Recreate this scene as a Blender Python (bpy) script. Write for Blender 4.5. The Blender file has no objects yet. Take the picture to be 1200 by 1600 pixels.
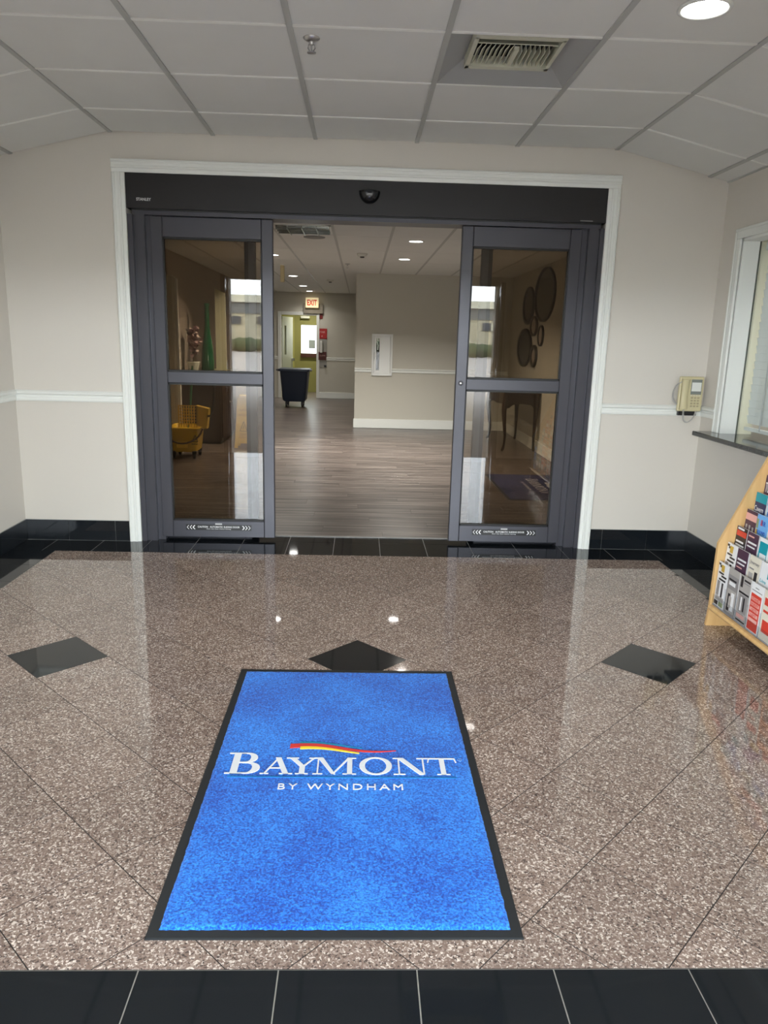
import bpy, math, random
from mathutils import Vector, Matrix
PI = math.pi
random.seed(7)
C = bpy.context.scene.collection
sc = bpy.context.scene

# ------------------------------------------------------------------ camera
F_PX, PITCH, YAW, ROLL, EYE = 1173.617, 0.22777, -0.03575, 0.02653, 1.38445
cam_d = bpy.data.cameras.new('camera')
cam = bpy.data.objects.new('camera', cam_d); C.objects.link(cam)
cam_d.sensor_fit = 'VERTICAL'; cam_d.sensor_height = 32.0
cam_d.lens = 32.0 * F_PX / 1600.0
cam_d.clip_start = 0.02; cam_d.clip_end = 500
_rz = Matrix.Rotation(YAW, 3, 'Z')
_r = Vector((1, 0, 0)); _f = Vector((0, math.cos(PITCH), -math.sin(PITCH))); _u = Vector((0, math.sin(PITCH), math.cos(PITCH)))
_r2 = _rz @ (_r * math.cos(ROLL) + _u * math.sin(ROLL)); _u2 = _rz @ (_u * math.cos(ROLL) - _r * math.sin(ROLL)); _f2 = _rz @ _f
M4 = Matrix(((_r2.x, _u2.x, -_f2.x, 0), (_r2.y, _u2.y, -_f2.y, 0), (_r2.z, _u2.z, -_f2.z, EYE), (0, 0, 0, 1)))
cam.matrix_world = M4
sc.camera = cam

# ------------------------------------------------------------------ world, light, exposure
sc.view_settings.view_transform = 'Standard'
sc.view_settings.look = 'None'
sc.view_settings.gamma = 1
sc.view_settings.use_curve_mapping = False
sc.view_settings.exposure = 0.88
w = bpy.data.worlds.new('overcast_sky'); sc.world = w; w.use_nodes = True
nt = w.node_tree; nt.nodes.clear()
wo = nt.nodes.new('ShaderNodeOutputWorld'); bg = nt.nodes.new('ShaderNodeBackground')
tc = nt.nodes.new('ShaderNodeTexCoord'); sx = nt.nodes.new('ShaderNodeSeparateXYZ'); cr_ = nt.nodes.new('ShaderNodeValToRGB')
nt.links.new(tc.outputs['Generated'], sx.inputs[0]); nt.links.new(sx.outputs['Z'], cr_.inputs[0])
cr_.color_ramp.elements[0].position = 0.0; cr_.color_ramp.elements[0].color = (.88, .95, 1.0, 1)
cr_.color_ramp.elements[1].position = 0.9; cr_.color_ramp.elements[1].color = (.76, .88, 1.0, 1)
nt.links.new(cr_.outputs[0], bg.inputs[0]); bg.inputs[1].default_value = 12.0
nt.links.new(bg.outputs[0], wo.inputs[0])
LAMP_W = 24.0          # watts of one recessed ceiling lamp

# ------------------------------------------------------------------ materials
MATS = {}
def mat(name, col, rough=.6, metal=0, spec=.5, coat=0, bump=None, emit=0, mottle=0, mscale=6):
    if name in MATS: return MATS[name]
    m = bpy.data.materials.new(name); m.use_nodes = True
    n = m.node_tree; b = n.nodes['Principled BSDF']
    c4 = (*col, 1)
    b.inputs['Base Color'].default_value = c4
    b.inputs['Roughness'].default_value = rough
    b.inputs['Metallic'].default_value = metal
    b.inputs['Specular IOR Level'].default_value = spec
    b.inputs['Coat Weight'].default_value = coat
    if emit:
        b.inputs['Emission Color'].default_value = c4; b.inputs['Emission Strength'].default_value = emit
    t = n.nodes.new('ShaderNodeTexCoord')
    if mottle:
        no = n.nodes.new('ShaderNodeTexNoise'); no.inputs['Scale'].default_value = mscale; no.inputs['Detail'].default_value = 4
        mx = n.nodes.new('ShaderNodeMix'); mx.data_type = 'RGBA'
        mx.inputs[6].default_value = tuple(x * (1 - mottle) for x in col) + (1,)
        mx.inputs[7].default_value = tuple(min(1, x * (1 + mottle)) for x in col) + (1,)
        n.links.new(t.outputs['Object'], no.inputs[0]); n.links.new(no.outputs[0], mx.inputs[0]); n.links.new(mx.outputs[2], b.inputs['Base Color'])
    if bump:
        no = n.nodes.new('ShaderNodeTexNoise'); no.inputs['Scale'].default_value = bump[0]; no.inputs['Detail'].default_value = 3
        bp = n.nodes.new('ShaderNodeBump'); bp.inputs['Strength'].default_value = bump[1]; bp.inputs['Distance'].default_value = .002
        n.links.new(t.outputs['Object'], no.inputs[0]); n.links.new(no.outputs[0], bp.inputs['Height']); n.links.new(bp.outputs[0], b.inputs['Normal'])
    MATS[name] = m; return m

def granite_mat():
    m = bpy.data.materials.new('pink_granite'); m.use_nodes = True; n = m.node_tree; b = n.nodes['Principled BSDF']; L = n.links.new
    t = n.nodes.new('ShaderNodeTexCoord'); oi = n.nodes.new('ShaderNodeObjectInfo')
    ad = n.nodes.new('ShaderNodeVectorMath'); ad.operation = 'ADD'
    sc_ = n.nodes.new('ShaderNodeVectorMath'); sc_.operation = 'SCALE'; sc_.inputs[3].default_value = 9
    cv = n.nodes.new('ShaderNodeCombineXYZ'); L(oi.outputs['Random'], cv.inputs[0]); L(oi.outputs['Random'], cv.inputs[1]); L(cv.outputs[0], sc_.inputs[0])
    L(t.outputs['Object'], ad.inputs[0]); L(sc_.outputs[0], ad.inputs[1])
    nz = n.nodes.new('ShaderNodeTexNoise'); nz.inputs['Scale'].default_value = 90; L(ad.outputs[0], nz.inputs[0])
    wv = n.nodes.new('ShaderNodeVectorMath'); wv.operation = 'SCALE'; wv.inputs[3].default_value = .012; L(nz.outputs[1], wv.inputs[0])
    a2 = n.nodes.new('ShaderNodeVectorMath'); L(ad.outputs[0], a2.inputs[0]); L(wv.outputs[0], a2.inputs[1])
    vo = n.nodes.new('ShaderNodeTexVoronoi'); vo.inputs['Scale'].default_value = 235; L(a2.outputs[0], vo.inputs['Vector'])
    se = n.nodes.new('ShaderNodeSeparateColor'); L(vo.outputs['Color'], se.inputs[0])
    r = n.nodes.new('ShaderNodeValToRGB'); cr = r.color_ramp
    for p, c in ((0, (.085, .066, .058)), (.10, (.12, .092, .08)), (.13, (.21, .150, .125)), (.60, (.255, .19, .16)), (.66, (.33, .258, .222)), (.84, (.40, .325, .28)), (.88, (.60, .52, .46)), (1, (.74, .66, .59))):
        if p in (0, 1): e = cr.elements[0 if p == 0 else -1]; e.position = p
        else: e = cr.elements.new(p)
        e.color = (*c, 1)
    L(se.outputs[0], r.inputs[0])
    mu = n.nodes.new('ShaderNodeMix'); mu.data_type = 'RGBA'; mu.blend_type = 'MULTIPLY'; mu.inputs[0].default_value = 1
    ma = n.nodes.new('ShaderNodeMapRange'); ma.inputs[3].default_value = .92; ma.inputs[4].default_value = 1.08; L(oi.outputs['Random'], ma.inputs[0])
    L(r.outputs[0], mu.inputs[6]); L(ma.outputs[0], mu.inputs[7]); L(mu.outputs[2], b.inputs['Base Color'])
    b.inputs['Roughness'].default_value = .035; b.inputs['Specular IOR Level'].default_value = .8
    return m
def plank_mat(flip=False):
    m = bpy.data.materials.new('grey_brown_plank'); m.use_nodes = True; n = m.node_tree; b = n.nodes['Principled BSDF']; L = n.links.new
    t = n.nodes.new('ShaderNodeTexCoord'); oi = n.nodes.new('ShaderNodeObjectInfo')
    cv = n.nodes.new('ShaderNodeCombineXYZ'); L(oi.outputs['Random'], cv.inputs[1])
    sc_ = n.nodes.new('ShaderNodeVectorMath'); sc_.operation = 'SCALE'; sc_.inputs[3].default_value = 30; L(cv.outputs[0], sc_.inputs[0])
    ad = n.nodes.new('ShaderNodeVectorMath'); L(t.outputs['Object'], ad.inputs[0]); L(sc_.outputs[0], ad.inputs[1])
    mp = n.nodes.new('ShaderNodeMapping'); mp.inputs['Scale'].default_value = (1.1, 26, 1); L(ad.outputs[0], mp.inputs[0])
    nz = n.nodes.new('ShaderNodeTexNoise'); nz.inputs['Scale'].default_value = 1; nz.inputs['Detail'].default_value = 5; nz.inputs['Roughness'].default_value = .65; L(mp.outputs[0], nz.inputs[0])
    r = n.nodes.new('ShaderNodeValToRGB'); cr = r.color_ramp
    cr.elements[0].position = .36; cr.elements[0].color = (.040, .031, .028, 1)
    cr.elements[1].position = .66; cr.elements[1].color = (.27, .23, .205, 1)
    e = cr.elements.new(.5); e.color = (.115, .092, .082, 1)
    L(nz.outputs[0], r.inputs[0])
    mu = n.nodes.new('ShaderNodeMix'); mu.data_type = 'RGBA'; mu.blend_type = 'MULTIPLY'; mu.inputs[0].default_value = 1
    ma = n.nodes.new('ShaderNodeMapRange'); ma.inputs[3].default_value = .82; ma.inputs[4].default_value = 1.12; L(oi.outputs['Random'], ma.inputs[0])
    L(r.outputs[0], mu.inputs[6]); L(ma.outputs[0], mu.inputs[7]); L(mu.outputs[2], b.inputs['Base Color'])
    b.inputs['Roughness'].default_value = .30; b.inputs['Specular IOR Level'].default_value = .5
    return m
def glass_mat(name, tint, ior=1.5):
    m = bpy.data.materials.new(name); m.use_nodes = True; n = m.node_tree; n.nodes.clear(); L = n.links.new
    o = n.nodes.new('ShaderNodeOutputMaterial'); mx = n.nodes.new('ShaderNodeMixShader'); fr = n.nodes.new('ShaderNodeFresnel')
    tr = n.nodes.new('ShaderNodeBsdfTransparent'); gl = n.nodes.new('ShaderNodeBsdfGlossy')
    fr.inputs[0].default_value = ior; tr.inputs[0].default_value = (*tint, 1); gl.inputs['Roughness'].default_value = 0.0
    ge = n.nodes.new('ShaderNodeNewGeometry'); sb = n.nodes.new('ShaderNodeMath'); sb.operation = 'SUBTRACT'; sb.inputs[0].default_value = 1; L(ge.outputs['Backfacing'], sb.inputs[1])
    mu = n.nodes.new('ShaderNodeMath'); mu.operation = 'MULTIPLY'; L(fr.outputs[0], mu.inputs[0]); L(sb.outputs[0], mu.inputs[1])
    L(mu.outputs[0], mx.inputs[0]); L(tr.outputs[0], mx.inputs[1]); L(gl.outputs[0], mx.inputs[2]); L(mx.outputs[0], o.inputs[0])
    return m
def carpet_mat(name, c0, c1, c2):
    m = bpy.data.materials.new(name); m.use_nodes = True; n = m.node_tree; b = n.nodes['Principled BSDF']; L = n.links.new
    t = n.nodes.new('ShaderNodeTexCoord')
    a = n.nodes.new('ShaderNodeTexNoise'); a.inputs['Scale'].default_value = 3.2; a.inputs['Detail'].default_value = 3; L(t.outputs['Object'], a.inputs[0])
    f = n.nodes.new('ShaderNodeTexNoise'); f.inputs['Scale'].default_value = 170; f.inputs['Detail'].default_value = 3; L(t.outputs['Object'], f.inputs[0])
    ma = n.nodes.new('ShaderNodeMath'); ma.operation = 'MULTIPLY_ADD'; ma.inputs[1].default_value = .32; L(a.outputs[0], ma.inputs[0])
    m2 = n.nodes.new('ShaderNodeMath'); m2.operation = 'MULTIPLY'; m2.inputs[1].default_value = .68; L(f.outputs[0], m2.inputs[0]); L(m2.outputs[0], ma.inputs[2])
    r = n.nodes.new('ShaderNodeValToRGB'); cr = r.color_ramp
    cr.elements[0].position = .38; cr.elements[0].color = (*c0, 1); cr.elements[1].position = .62; cr.elements[1].color = (*c2, 1)
    e = cr.elements.new(.5); e.color = (*c1, 1)
    L(ma.outputs[0], r.inputs[0]); L(r.outputs[0], b.inputs['Base Color'])
    bp = n.nodes.new('ShaderNodeBump'); bp.inputs['Strength'].default_value = .9; bp.inputs['Distance'].default_value = .004; L(f.outputs[0], bp.inputs['Height']); L(bp.outputs[0], b.inputs['Normal'])
    b.inputs['Roughness'].default_value = .95; b.inputs['Specular IOR Level'].default_value = .1
    b.inputs['Sheen Weight'].default_value = .2
    return m
def wood_mat(name, c0, c1, rough=.35):
    m = bpy.data.materials.new(name); m.use_nodes = True; n = m.node_tree; b = n.nodes['Principled BSDF']; L = n.links.new
    t = n.nodes.new('ShaderNodeTexCoord'); mp = n.nodes.new('ShaderNodeMapping'); mp.inputs['Scale'].default_value = (30, 30, 2.5); L(t.outputs['Object'], mp.inputs[0])
    nz = n.nodes.new('ShaderNodeTexNoise'); nz.inputs['Scale'].default_value = 1; nz.inputs['Detail'].default_value = 4; L(mp.outputs[0], nz.inputs[0])
    r = n.nodes.new('ShaderNodeValToRGB'); cr = r.color_ramp
    cr.elements[0].position = .3; cr.elements[0].color = (*c0, 1); cr.elements[1].position = .7; cr.elements[1].color = (*c1, 1)
    L(nz.outputs[0], r.inputs[0]); L(r.outputs[0], b.inputs['Base Color']); b.inputs['Roughness'].default_value = rough
    return m

GRANITE = granite_mat()
BLACKTILE = mat('black_polished_tile', (.0085, .011, .014), .045, spec=.5)
GROUT_D = mat('dark_grout', (.02, .016, .014), .8)
GROUT_L = mat('grey_grout', (.42, .42, .40), .8)
WALL = mat('greige_paint', (.66, .625, .565), .75, spec=.25, bump=(240, .12))
LWALL = mat('lobby_greige_paint', (.57, .55, .48), .75, spec=.25, bump=(240, .1))
WHITE = mat('white_trim_paint', (.80, .82, .78), .38)
CTILE = mat('ceiling_tile_mineral', (.76, .765, .74), .95, spec=.1, bump=(420, .35), mottle=.03, mscale=5)
CGRID = mat('ceiling_grid_enamel', (.47, .48, .46), .5)
CTEE = mat('ceiling_tee_lit_edge', (.90, .91, .87), .45)  # paler than the runners, painting the light caught on tee edges
DARK = mat('plenum_dark', (.05, .05, .05), .9)
BRONZE = mat('dark_bronze_aluminium', (.070, .070, .084), .36, metal=.35, spec=.5)
BRONZE2 = mat('black_bronze_header', (.016, .015, .016), .45, spec=.4)
RUBBER = mat('black_rubber', (.014, .017, .020), .55, spec=.4)
GASKET = mat('glazing_gasket', (.004, .004, .004), .5)
PLANK = plank_mat()
TINT = glass_mat('tinted_door_glass', (.79, .75, .69), 1.72)
CLEAR = glass_mat('clear_glass', (.97, .985, .975))
LAMPW = mat('lamp_diffuser', (1, .98, .94), .5, emit=9)
BLUE = carpet_mat('bright_blue_pile', (.004, .055, .40), (.010, .15, .68), (.03, .29, .93))
NAVY = carpet_mat('navy_pile', (.004, .008, .05), (.008, .014, .09), (.014, .024, .14))
WOOD = wood_mat('light_maple', (.56, .34, .14), (.68, .45, .20))
DWOOD = wood_mat('dark_walnut', (.018, .010, .007), (.04, .022, .014), .3)
IVORY = mat('ivory_plastic', (.60, .54, .33), .4)
STEEL = mat('brushed_steel', (.55, .55, .55), .3, metal=1)
YEL = mat('yellow_plastic', (.80, .52, .02), .4)
BLACKP = mat('black_plastic', (.012, .012, .014), .4)

# ------------------------------------------------------------------ mesh helpers
class MB:
    def __init__(s): s.v = []; s.f = []; s.sm = []
    def add(s, vs, fs, smooth=False, M=None):
        o = len(s.v)
        s.v += [tuple(M @ Vector(v)) for v in vs] if M is not None else [tuple(v) for v in vs]
        s.f += [tuple(i + o for i in f) for f in fs]; s.sm += [smooth] * len(fs); return s
    def box(s, x0, x1, y0, y1, z0, z1, M=None):
        return s.add([(x0, y0, z0), (x1, y0, z0), (x1, y1, z0), (x0, y1, z0), (x0, y0, z1), (x1, y0, z1), (x1, y1, z1), (x0, y1, z1)],
                     [(0, 3, 2, 1), (4, 5, 6, 7), (0, 1, 5, 4), (1, 2, 6, 5), (2, 3, 7, 6), (3, 0, 4, 7)], False, M)
    def bbox(s, x0, x1, y0, y1, z0, z1, r=.01, M=None, n=2):
        # box with rounded vertical... chamfer on all edges through 3 stacked rings
        def ring(z, k):
            o = []
            for cx, cy, a0 in ((x1 - r, y1 - r, 0), (x0 + r, y1 - r, PI / 2), (x0 + r, y0 + r, PI), (x1 - r, y0 + r, 1.5 * PI)):
                for i in range(n + 1):
                    a = a0 + PI / 2 * i / n; o.append((cx + r * k * math.cos(a), cy + r * k * math.sin(a), z))
            return o
        rs = [ring(z0, .3), ring(z0 + r * .7, 1), ring(z1 - r * .7, 1), ring(z1, .3)]
        return s.loft(rs, M=M, smooth=False)
    def loft(s, rings, closed=True, caps=True, smooth=True, M=None):
        n = len(rings[0]); vs = [p for r in rings for p in r]; fs = []
        for k in range(len(rings) - 1):
            for i in range(n if closed else n - 1):
                j = (i + 1) % n; fs.append((k * n + i, k * n + j, (k + 1) * n + j, (k + 1) * n + i))
        s.add(vs, fs, smooth, M)
        if caps and closed:
            s.add(rings[0], [tuple(range(n))[::-1]], False, M); s.add(rings[-1], [tuple(range(n))], False, M)
        return s
    def prism(s, poly, axis, a, b, M=None, smooth=False):
        # poly: 2-D points in the two other axes (x,y,z order), extruded on axis from a to b
        def P(p, t): return {'x': (t, p[0], p[1]), 'y': (p[0], t, p[1]), 'z': (p[0], p[1], t)}[axis]
        n = len(poly); vs = [P(p, a) for p in poly] + [P(p, b) for p in poly]
        fs = [tuple(range(n))[::-1], tuple(range(n, 2 * n))] + [(i, (i + 1) % n, n + (i + 1) % n, n + i) for i in range(n)]
        return s.add(vs, fs, smooth, M)
    def lathe(s, prof, c=(0, 0, 0), n=24, M=None, smooth=True):
        rings = [[(c[0] + r * math.cos(2 * PI * i / n), c[1] + r * math.sin(2 * PI * i / n), c[2] + z) for i in range(n)] for r, z in prof]
        return s.loft(rings, smooth=smooth, M=M)
    def tube(s, pts, r, n=8, M=None, r2=None):
        pts = [Vector(p) for p in pts]; rings = []; up = Vector((0, 0, 1))
        for i, p in enumerate(pts):
            d = (pts[min(i + 1, len(pts) - 1)] - pts[max(i - 1, 0)]).normalized()
            a = up.cross(d)
            if a.length < .1: a = Vector((1, 0, 0)).cross(d)
            a.normalize(); b = d.cross(a)
            rr = r if r2 is None else r + (r2 - r) * i / (len(pts) - 1)
            rings.append([tuple(p + a * rr * math.cos(2 * PI * k / n) + b * rr * math.sin(2 * PI * k / n)) for k in range(n)])
        return s.loft(rings, M=M)
    def ball(s, c, r, n=10, m=6, sc3=(1, 1, 1), M=None):
        rings = []
        for j in range(m + 1):
            a = -PI / 2 + PI * j / m; rr = max(math.cos(a), .02) * r
            rings.append([(c[0] + rr * math.cos(2 * PI * i / n) * sc3[0], c[1] + rr * math.sin(2 * PI * i / n) * sc3[1], c[2] + r * math.sin(a) * sc3[2]) for i in range(n)])
        return s.loft(rings, M=M)
    def mesh(s, name, m):
        me = bpy.data.meshes.new(name); me.from_pydata(s.v, [], s.f)
        me.polygons.foreach_set('use_smooth', s.sm)
        import bmesh
        b = bmesh.new(); b.from_mesh(me); bmesh.ops.recalc_face_normals(b, faces=b.faces); b.to_mesh(me); b.free()
        me.materials.append(m); me.update(); return me
    def build(s, name, m, parent=None):
        if parent is not None:
            o = wloc(parent); s.v = [(x - o.x, y - o.y, z - o.z) for x, y, z in s.v]
        ob = bpy.data.objects.new(name, s.mesh(name, m)); C.objects.link(ob)
        if parent is not None: ob.parent = parent
        return ob
def wloc(o):
    v = Vector((0, 0, 0))
    while o is not None: v += o.location; o = o.parent
    return v
def tag(o, label=None, cat=None, group=None, kind=None):
    if label: o['label'] = label
    if cat: o['category'] = cat
    if group: o['group'] = group
    if kind: o['kind'] = kind
    return o
def thing(name, label, cat, loc=(0, 0, 0), group=None, kind=None):
    o = bpy.data.objects.new(name, None); C.objects.link(o); o.location = loc; o.empty_display_size = .1
    return tag(o, label, cat, group, kind)
def inst(name, me, loc, parent=None, rot=(0, 0, 0)):
    o = bpy.data.objects.new(name, me); C.objects.link(o); o.location = loc; o.rotation_euler = rot
    if parent is not None: o.parent = parent
    return o
def box(name, m, b, parent=None): return MB().box(*b).build(name, m, parent)
def copy_tree(o, parent=None):
    c = o.copy(); C.objects.link(c); c.parent = parent
    for ch in list(o.children): copy_tree(ch, c)
    return c
def struct(o, label, cat): return tag(o, label, cat, kind='structure')

def text_ob(name, s, m, parent, M, width=None, height=None, ext=.0006, bold=0.0, spacing=1.0):
    """lettering as a mesh; M places the text: local x right, y up, z out; centred"""
    cu = bpy.data.curves.new('t', 'FONT'); cu.body = s; cu.extrude = .01; cu.offset = bold; cu.space_character = spacing
    cu.resolution_u = 3
    to = bpy.data.objects.new('t', cu); C.objects.link(to)
    dg = bpy.context.evaluated_depsgraph_get(); dg.update()
    me = bpy.data.meshes.new_from_object(to.evaluated_get(dg)); bpy.data.objects.remove(to); bpy.data.curves.remove(cu)
    xs = [v.co.x for v in me.vertices]; ys = [v.co.y for v in me.vertices]
    x0, x1, y0, y1 = min(xs), max(xs), min(ys), max(ys)
    sy = height / (y1 - y0) if height else width / (x1 - x0)
    sx_ = width / (x1 - x0) if width else sy
    o = wloc(parent)
    for v in me.vertices:
        p = M @ Vector(((v.co.x - (x0 + x1) / 2) * sx_, (v.co.y - (y0 + y1) / 2) * sy, ext if v.co.z > 0 else 0))
        v.co = p - o
    me.name = name; me.materials.clear(); me.materials.append(m)
    ob = bpy.data.objects.new(name, me); C.objects.link(ob); ob.parent = parent
    return ob
def face_front(x, y, z):   # text facing the camera side (-y): local x -> +x, y -> +z
    return Matrix(((1, 0, 0, x), (0, 0, -1, y), (0, 1, 0, z), (0, 0, 0, 1)))
def flat(x, y, z):
    return Matrix.Translation((x, y, z))

# ------------------------------------------------------------------ constants of the place
XL, XR, YD = -2.2255, 2.2785, 4.966       # vestibule side walls, door wall face
OX, OY, S = .0087, 3.2991, .30696         # tile lattice
CZ = 2.55
CLX, CRX = -1.533, 1.552                  # ceiling creases
LZ = 2.32                                 # lobby ceiling
YB, YC = 11.78, 17.35                     # lobby walls

# ================================================================== FLOOR OF THE VESTIBULE
floor = box('floor', GROUT_D, (-2.6, 2.6, .9, 5.15, -.06, -.0035))
struct(floor, 'polished pink granite vestibule floor with a black tile border', 'floor')
def clip(poly, x0, x1, y0, y1):
    for ax, lim, sg in ((0, x0, 1), (0, x1, -1), (1, y0, 1), (1, y1, -1)):
        out = []
        for i in range(len(poly)):
            a, b = poly[i], poly[(i + 1) % len(poly)]; da, db = (a[ax] - lim) * sg, (b[ax] - lim) * sg
            if da >= 0: out.append(a)
            if (da >= 0) != (db >= 0):
                t = da / (da - db); out.append((a[0] + (b[0] - a[0]) * t, a[1] + (b[1] - a[1]) * t))
        poly = out
        if len(poly) < 3: return []
    return poly
GX0, GX1, GY0, GY1 = XL + .2906 - .0, XR - .2906, 1.4135, YD - .2665
q = S / math.sqrt(2)
def tile_mesh(poly, m, th=.006, ch=.0003):
    n = len(poly); cx = sum(p[0] for p in poly) / n; cy = sum(p[1] for p in poly) / n
    def sh(p, d):
        v = Vector((cx - p[0], cy - p[1])); l = max(v.length, 1e-6); return (p[0] + v.x / l * d, p[1] + v.y / l * d)
    mb = MB(); mb.loft([[(*p, -th) for p in poly], [(*p, 0) for p in poly]], smooth=False)
    return mb.mesh('tile', m)
g = .0015
full = [(0, -q + 1.4 * g), (q - 1.4 * g, 0), (0, q - 1.4 * g), (-q + 1.4 * g, 0)]
ME_G = tile_mesh(full, GRANITE); ME_K = tile_mesh(full, BLACKTILE)
diamonds = {(-1, 0), (-4, -3), (2, 3)}
for u in range(-16, 14):
    for v in range(-14, 17):
        # cell centre
        cx = OX + (u + .5 + v + .5) * q; cy = OY + (u + .5 - v - .5) * q
        pw = clip([(cx + p[0], cy + p[1]) for p in full], GX0 + g, GX1 - g, GY0 + g, GY1 - g)
        if len(pw) < 3: continue
        area = abs(sum(pw[i][0] * pw[(i + 1) % len(pw)][1] - pw[(i + 1) % len(pw)][0] * pw[i][1] for i in range(len(pw)))) / 2
        if area < .0006: continue
        blk = (u, v) in diamonds
        if area > S * S * .975: me = ME_K if blk else ME_G
        else: me = tile_mesh([(p[0] - cx, p[1] - cy) for p in pw], BLACKTILE if blk else GRANITE)
        tl = inst('diamond_tile' if blk else 'granite_tile', me, (cx, cy, 0), floor, (random.uniform(-5e-4, 5e-4), random.uniform(-5e-4, 5e-4), 0))
        if blk: tl['label'] = 'black polished diamond inlay tile'
MB().box(GX0, GX1, GY0, GY1, -.0034, -.0005).build('dark_joint_bed', GROUT_D, floor)
# black border: near band, far band, two side bands; grout bed lighter under them
gb = MB(); gb.box(XL, XR, .95, GY0, -.0034, -.0012); gb.box(XL, XR, GY1, 5.148, -.0034, -.0012)
gb.box(XL, GX0, GY0, GY1, -.0034, -.0012); gb.box(GX1, XR, GY0, GY1, -.0034, -.0012)
gb.build('grout_bed', GROUT_L, floor)
def border(x0, x1, y0, y1):
    e = .0016
    if x1 - x0 < .02 or y1 - y0 < .02: return
    cx, cy = (x0 + x1) / 2, (y0 + y1) / 2; a, b = (x1 - x0) / 2 - e, (y1 - y0) / 2 - e
    inst('border_tile', tile_mesh([(-a, -b), (a, -b), (a, b), (-a, b)], BLACKTILE), (cx, cy, 0), floor, (random.uniform(-3e-4, 3e-4), random.uniform(-3e-4, 3e-4), 0))
xs = [-.1587 + .3105 * k for k in range(-8, 10)]
def runs(a, b): return [a] + [x for x in xs if a + .03 < x < b - .03] + [b]
for (y0, y1) in ((1.10, GY0 - .001), (GY1, YD + .04), (YD + .04, 5.146)):
    r_ = runs(XL, XR) if y0 < YD else runs(-1.45, 1.52)
    for i in range(len(r_) - 1): border(r_[i], r_[i + 1], y0, y1)
ysb = [GY1 - .3105 * k for k in range(0, 11)] + [GY0]
for i in range(len(ysb) - 1):
    border(XL, GX0, ysb[i + 1], ysb[i]); border(GX1, XR, ysb[i + 1], ysb[i])

# ================================================================== VESTIBULE WALLS
# door wall: rectangle with the opening cut out (four blocks in one wall mesh)
OPX0, OPX1, OPZ = -1.462, 1.532, 2.338
wm = MB(); y0, y1 = YD, 5.15
wm.box(XL - .2, OPX0, y0, y1, 0, 2.75); wm.box(OPX1, XR + .2, y0, y1, 0, 2.75); wm.box(OPX0, OPX1, y0, y1, OPZ, 2.75)
struct(wm.build('wall_front', WALL), 'greige wall around the sliding doors', 'wall')
struct(box('wall_left', WALL, (XL - .2, XL, .95, YD, 0, 2.75)), 'greige side wall left of the vestibule', 'wall')
WY0, WY1, WZ0, WZ1 = 2.95, 4.69, .85, 2.02
wm = MB(); a, b = XR, XR + .2
wm.box(a, b, .95, WY0, 0, 2.75); wm.box(a, b, WY1, YD, 0, 2.75); wm.box(a, b, WY0, WY1, 0, .82); wm.box(a, b, WY0, WY1, WZ1, 2.75)
struct(wm.build('wall_right', WALL), 'greige side wall with the reception window', 'wall')
EX0, EX1, EZ = -1.52, 1.56, 2.0
wm = MB(); wm.box(-9, EX0, .95, 1.1, 0, 4.6); wm.box(EX1, 9, .95, 1.1, 0, 4.6); wm.box(EX0, EX1, .95, 1.1, EZ, 4.6)
struct(wm.build('wall_entrance', WALL), 'outer wall with the open entrance doorway behind the viewer', 'wall')

def rail(name, pts_prof, axis, a, b, label):
    o = MB().prism(pts_prof, axis, a, b).build(name, WHITE); return struct(o, label, 'moulding')
def rail_prof(face, sgn, z0=.93, z1=1.0):   # (horizontal, z), sgn = direction into the room
    h = z1 - z0
    return [(face, z0), (face + sgn * .012, z0), (face + sgn * .016, z0 + h * .12), (face + sgn * .016, z0 + h * .38), (face + sgn * .009, z0 + h * .46), (face + sgn * .009, z0 + h * .55),
            (face + sgn * .022, z0 + h * .68), (face + sgn * .024, z0 + h * .86), (face + sgn * .012, z1), (face, z1)]
rail('trim_1', rail_prof(YD, -1), 'x', XL, -1.533, 'white chair rail on the wall left of the sliding doors')
rail('trim_2', rail_prof(YD, -1), 'x', 1.598, XR, 'white chair rail running to the beige telephone')
rail('trim_3', rail_prof(XL, 1), 'y', 1.1, YD - .02, 'white chair rail on the left side wall')
rail('trim_4', rail_prof(XR, -1), 'y', 4.752, YD - .02, 'short white chair rail between corner and reception window')
# door casing
def casing_prof(sgn, x):    # (x, y) profile, x = outer edge, sgn toward the opening
    return [(x, YD), (x, YD - .018), (x + sgn * .006, YD - .022), (x + sgn * .016, YD - .022), (x + sgn * .019, YD - .017), (x + sgn * .036, YD - .017), (x + sgn * .040, YD - .020),
            (x + sgn * .050, YD - .020), (x + sgn * .054, YD - .013), (x + sgn * .074, YD - .011), (x + sgn * .076, YD)]
cas = thing('trim_5', 'wide white moulded casing framing the sliding doors', 'moulding', (0, YD, 0), kind='structure')
MB().prism(casing_prof(1, -1.533), 'z', 0, 2.40 - .076).build('casing_side', WHITE, cas)
MB().prism(casing_prof(-1, 1.598), 'z', 0, 2.40 - .076).build('casing_side', WHITE, cas)
hp = [(2.40 - (p[0] + 1.533), p[1]) for p in casing_prof(1, -1.533)]
MB().prism([(p[1], p[0]) for p in hp], 'x', -1.533, 1.598).build('casing_head', WHITE, cas)

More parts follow.
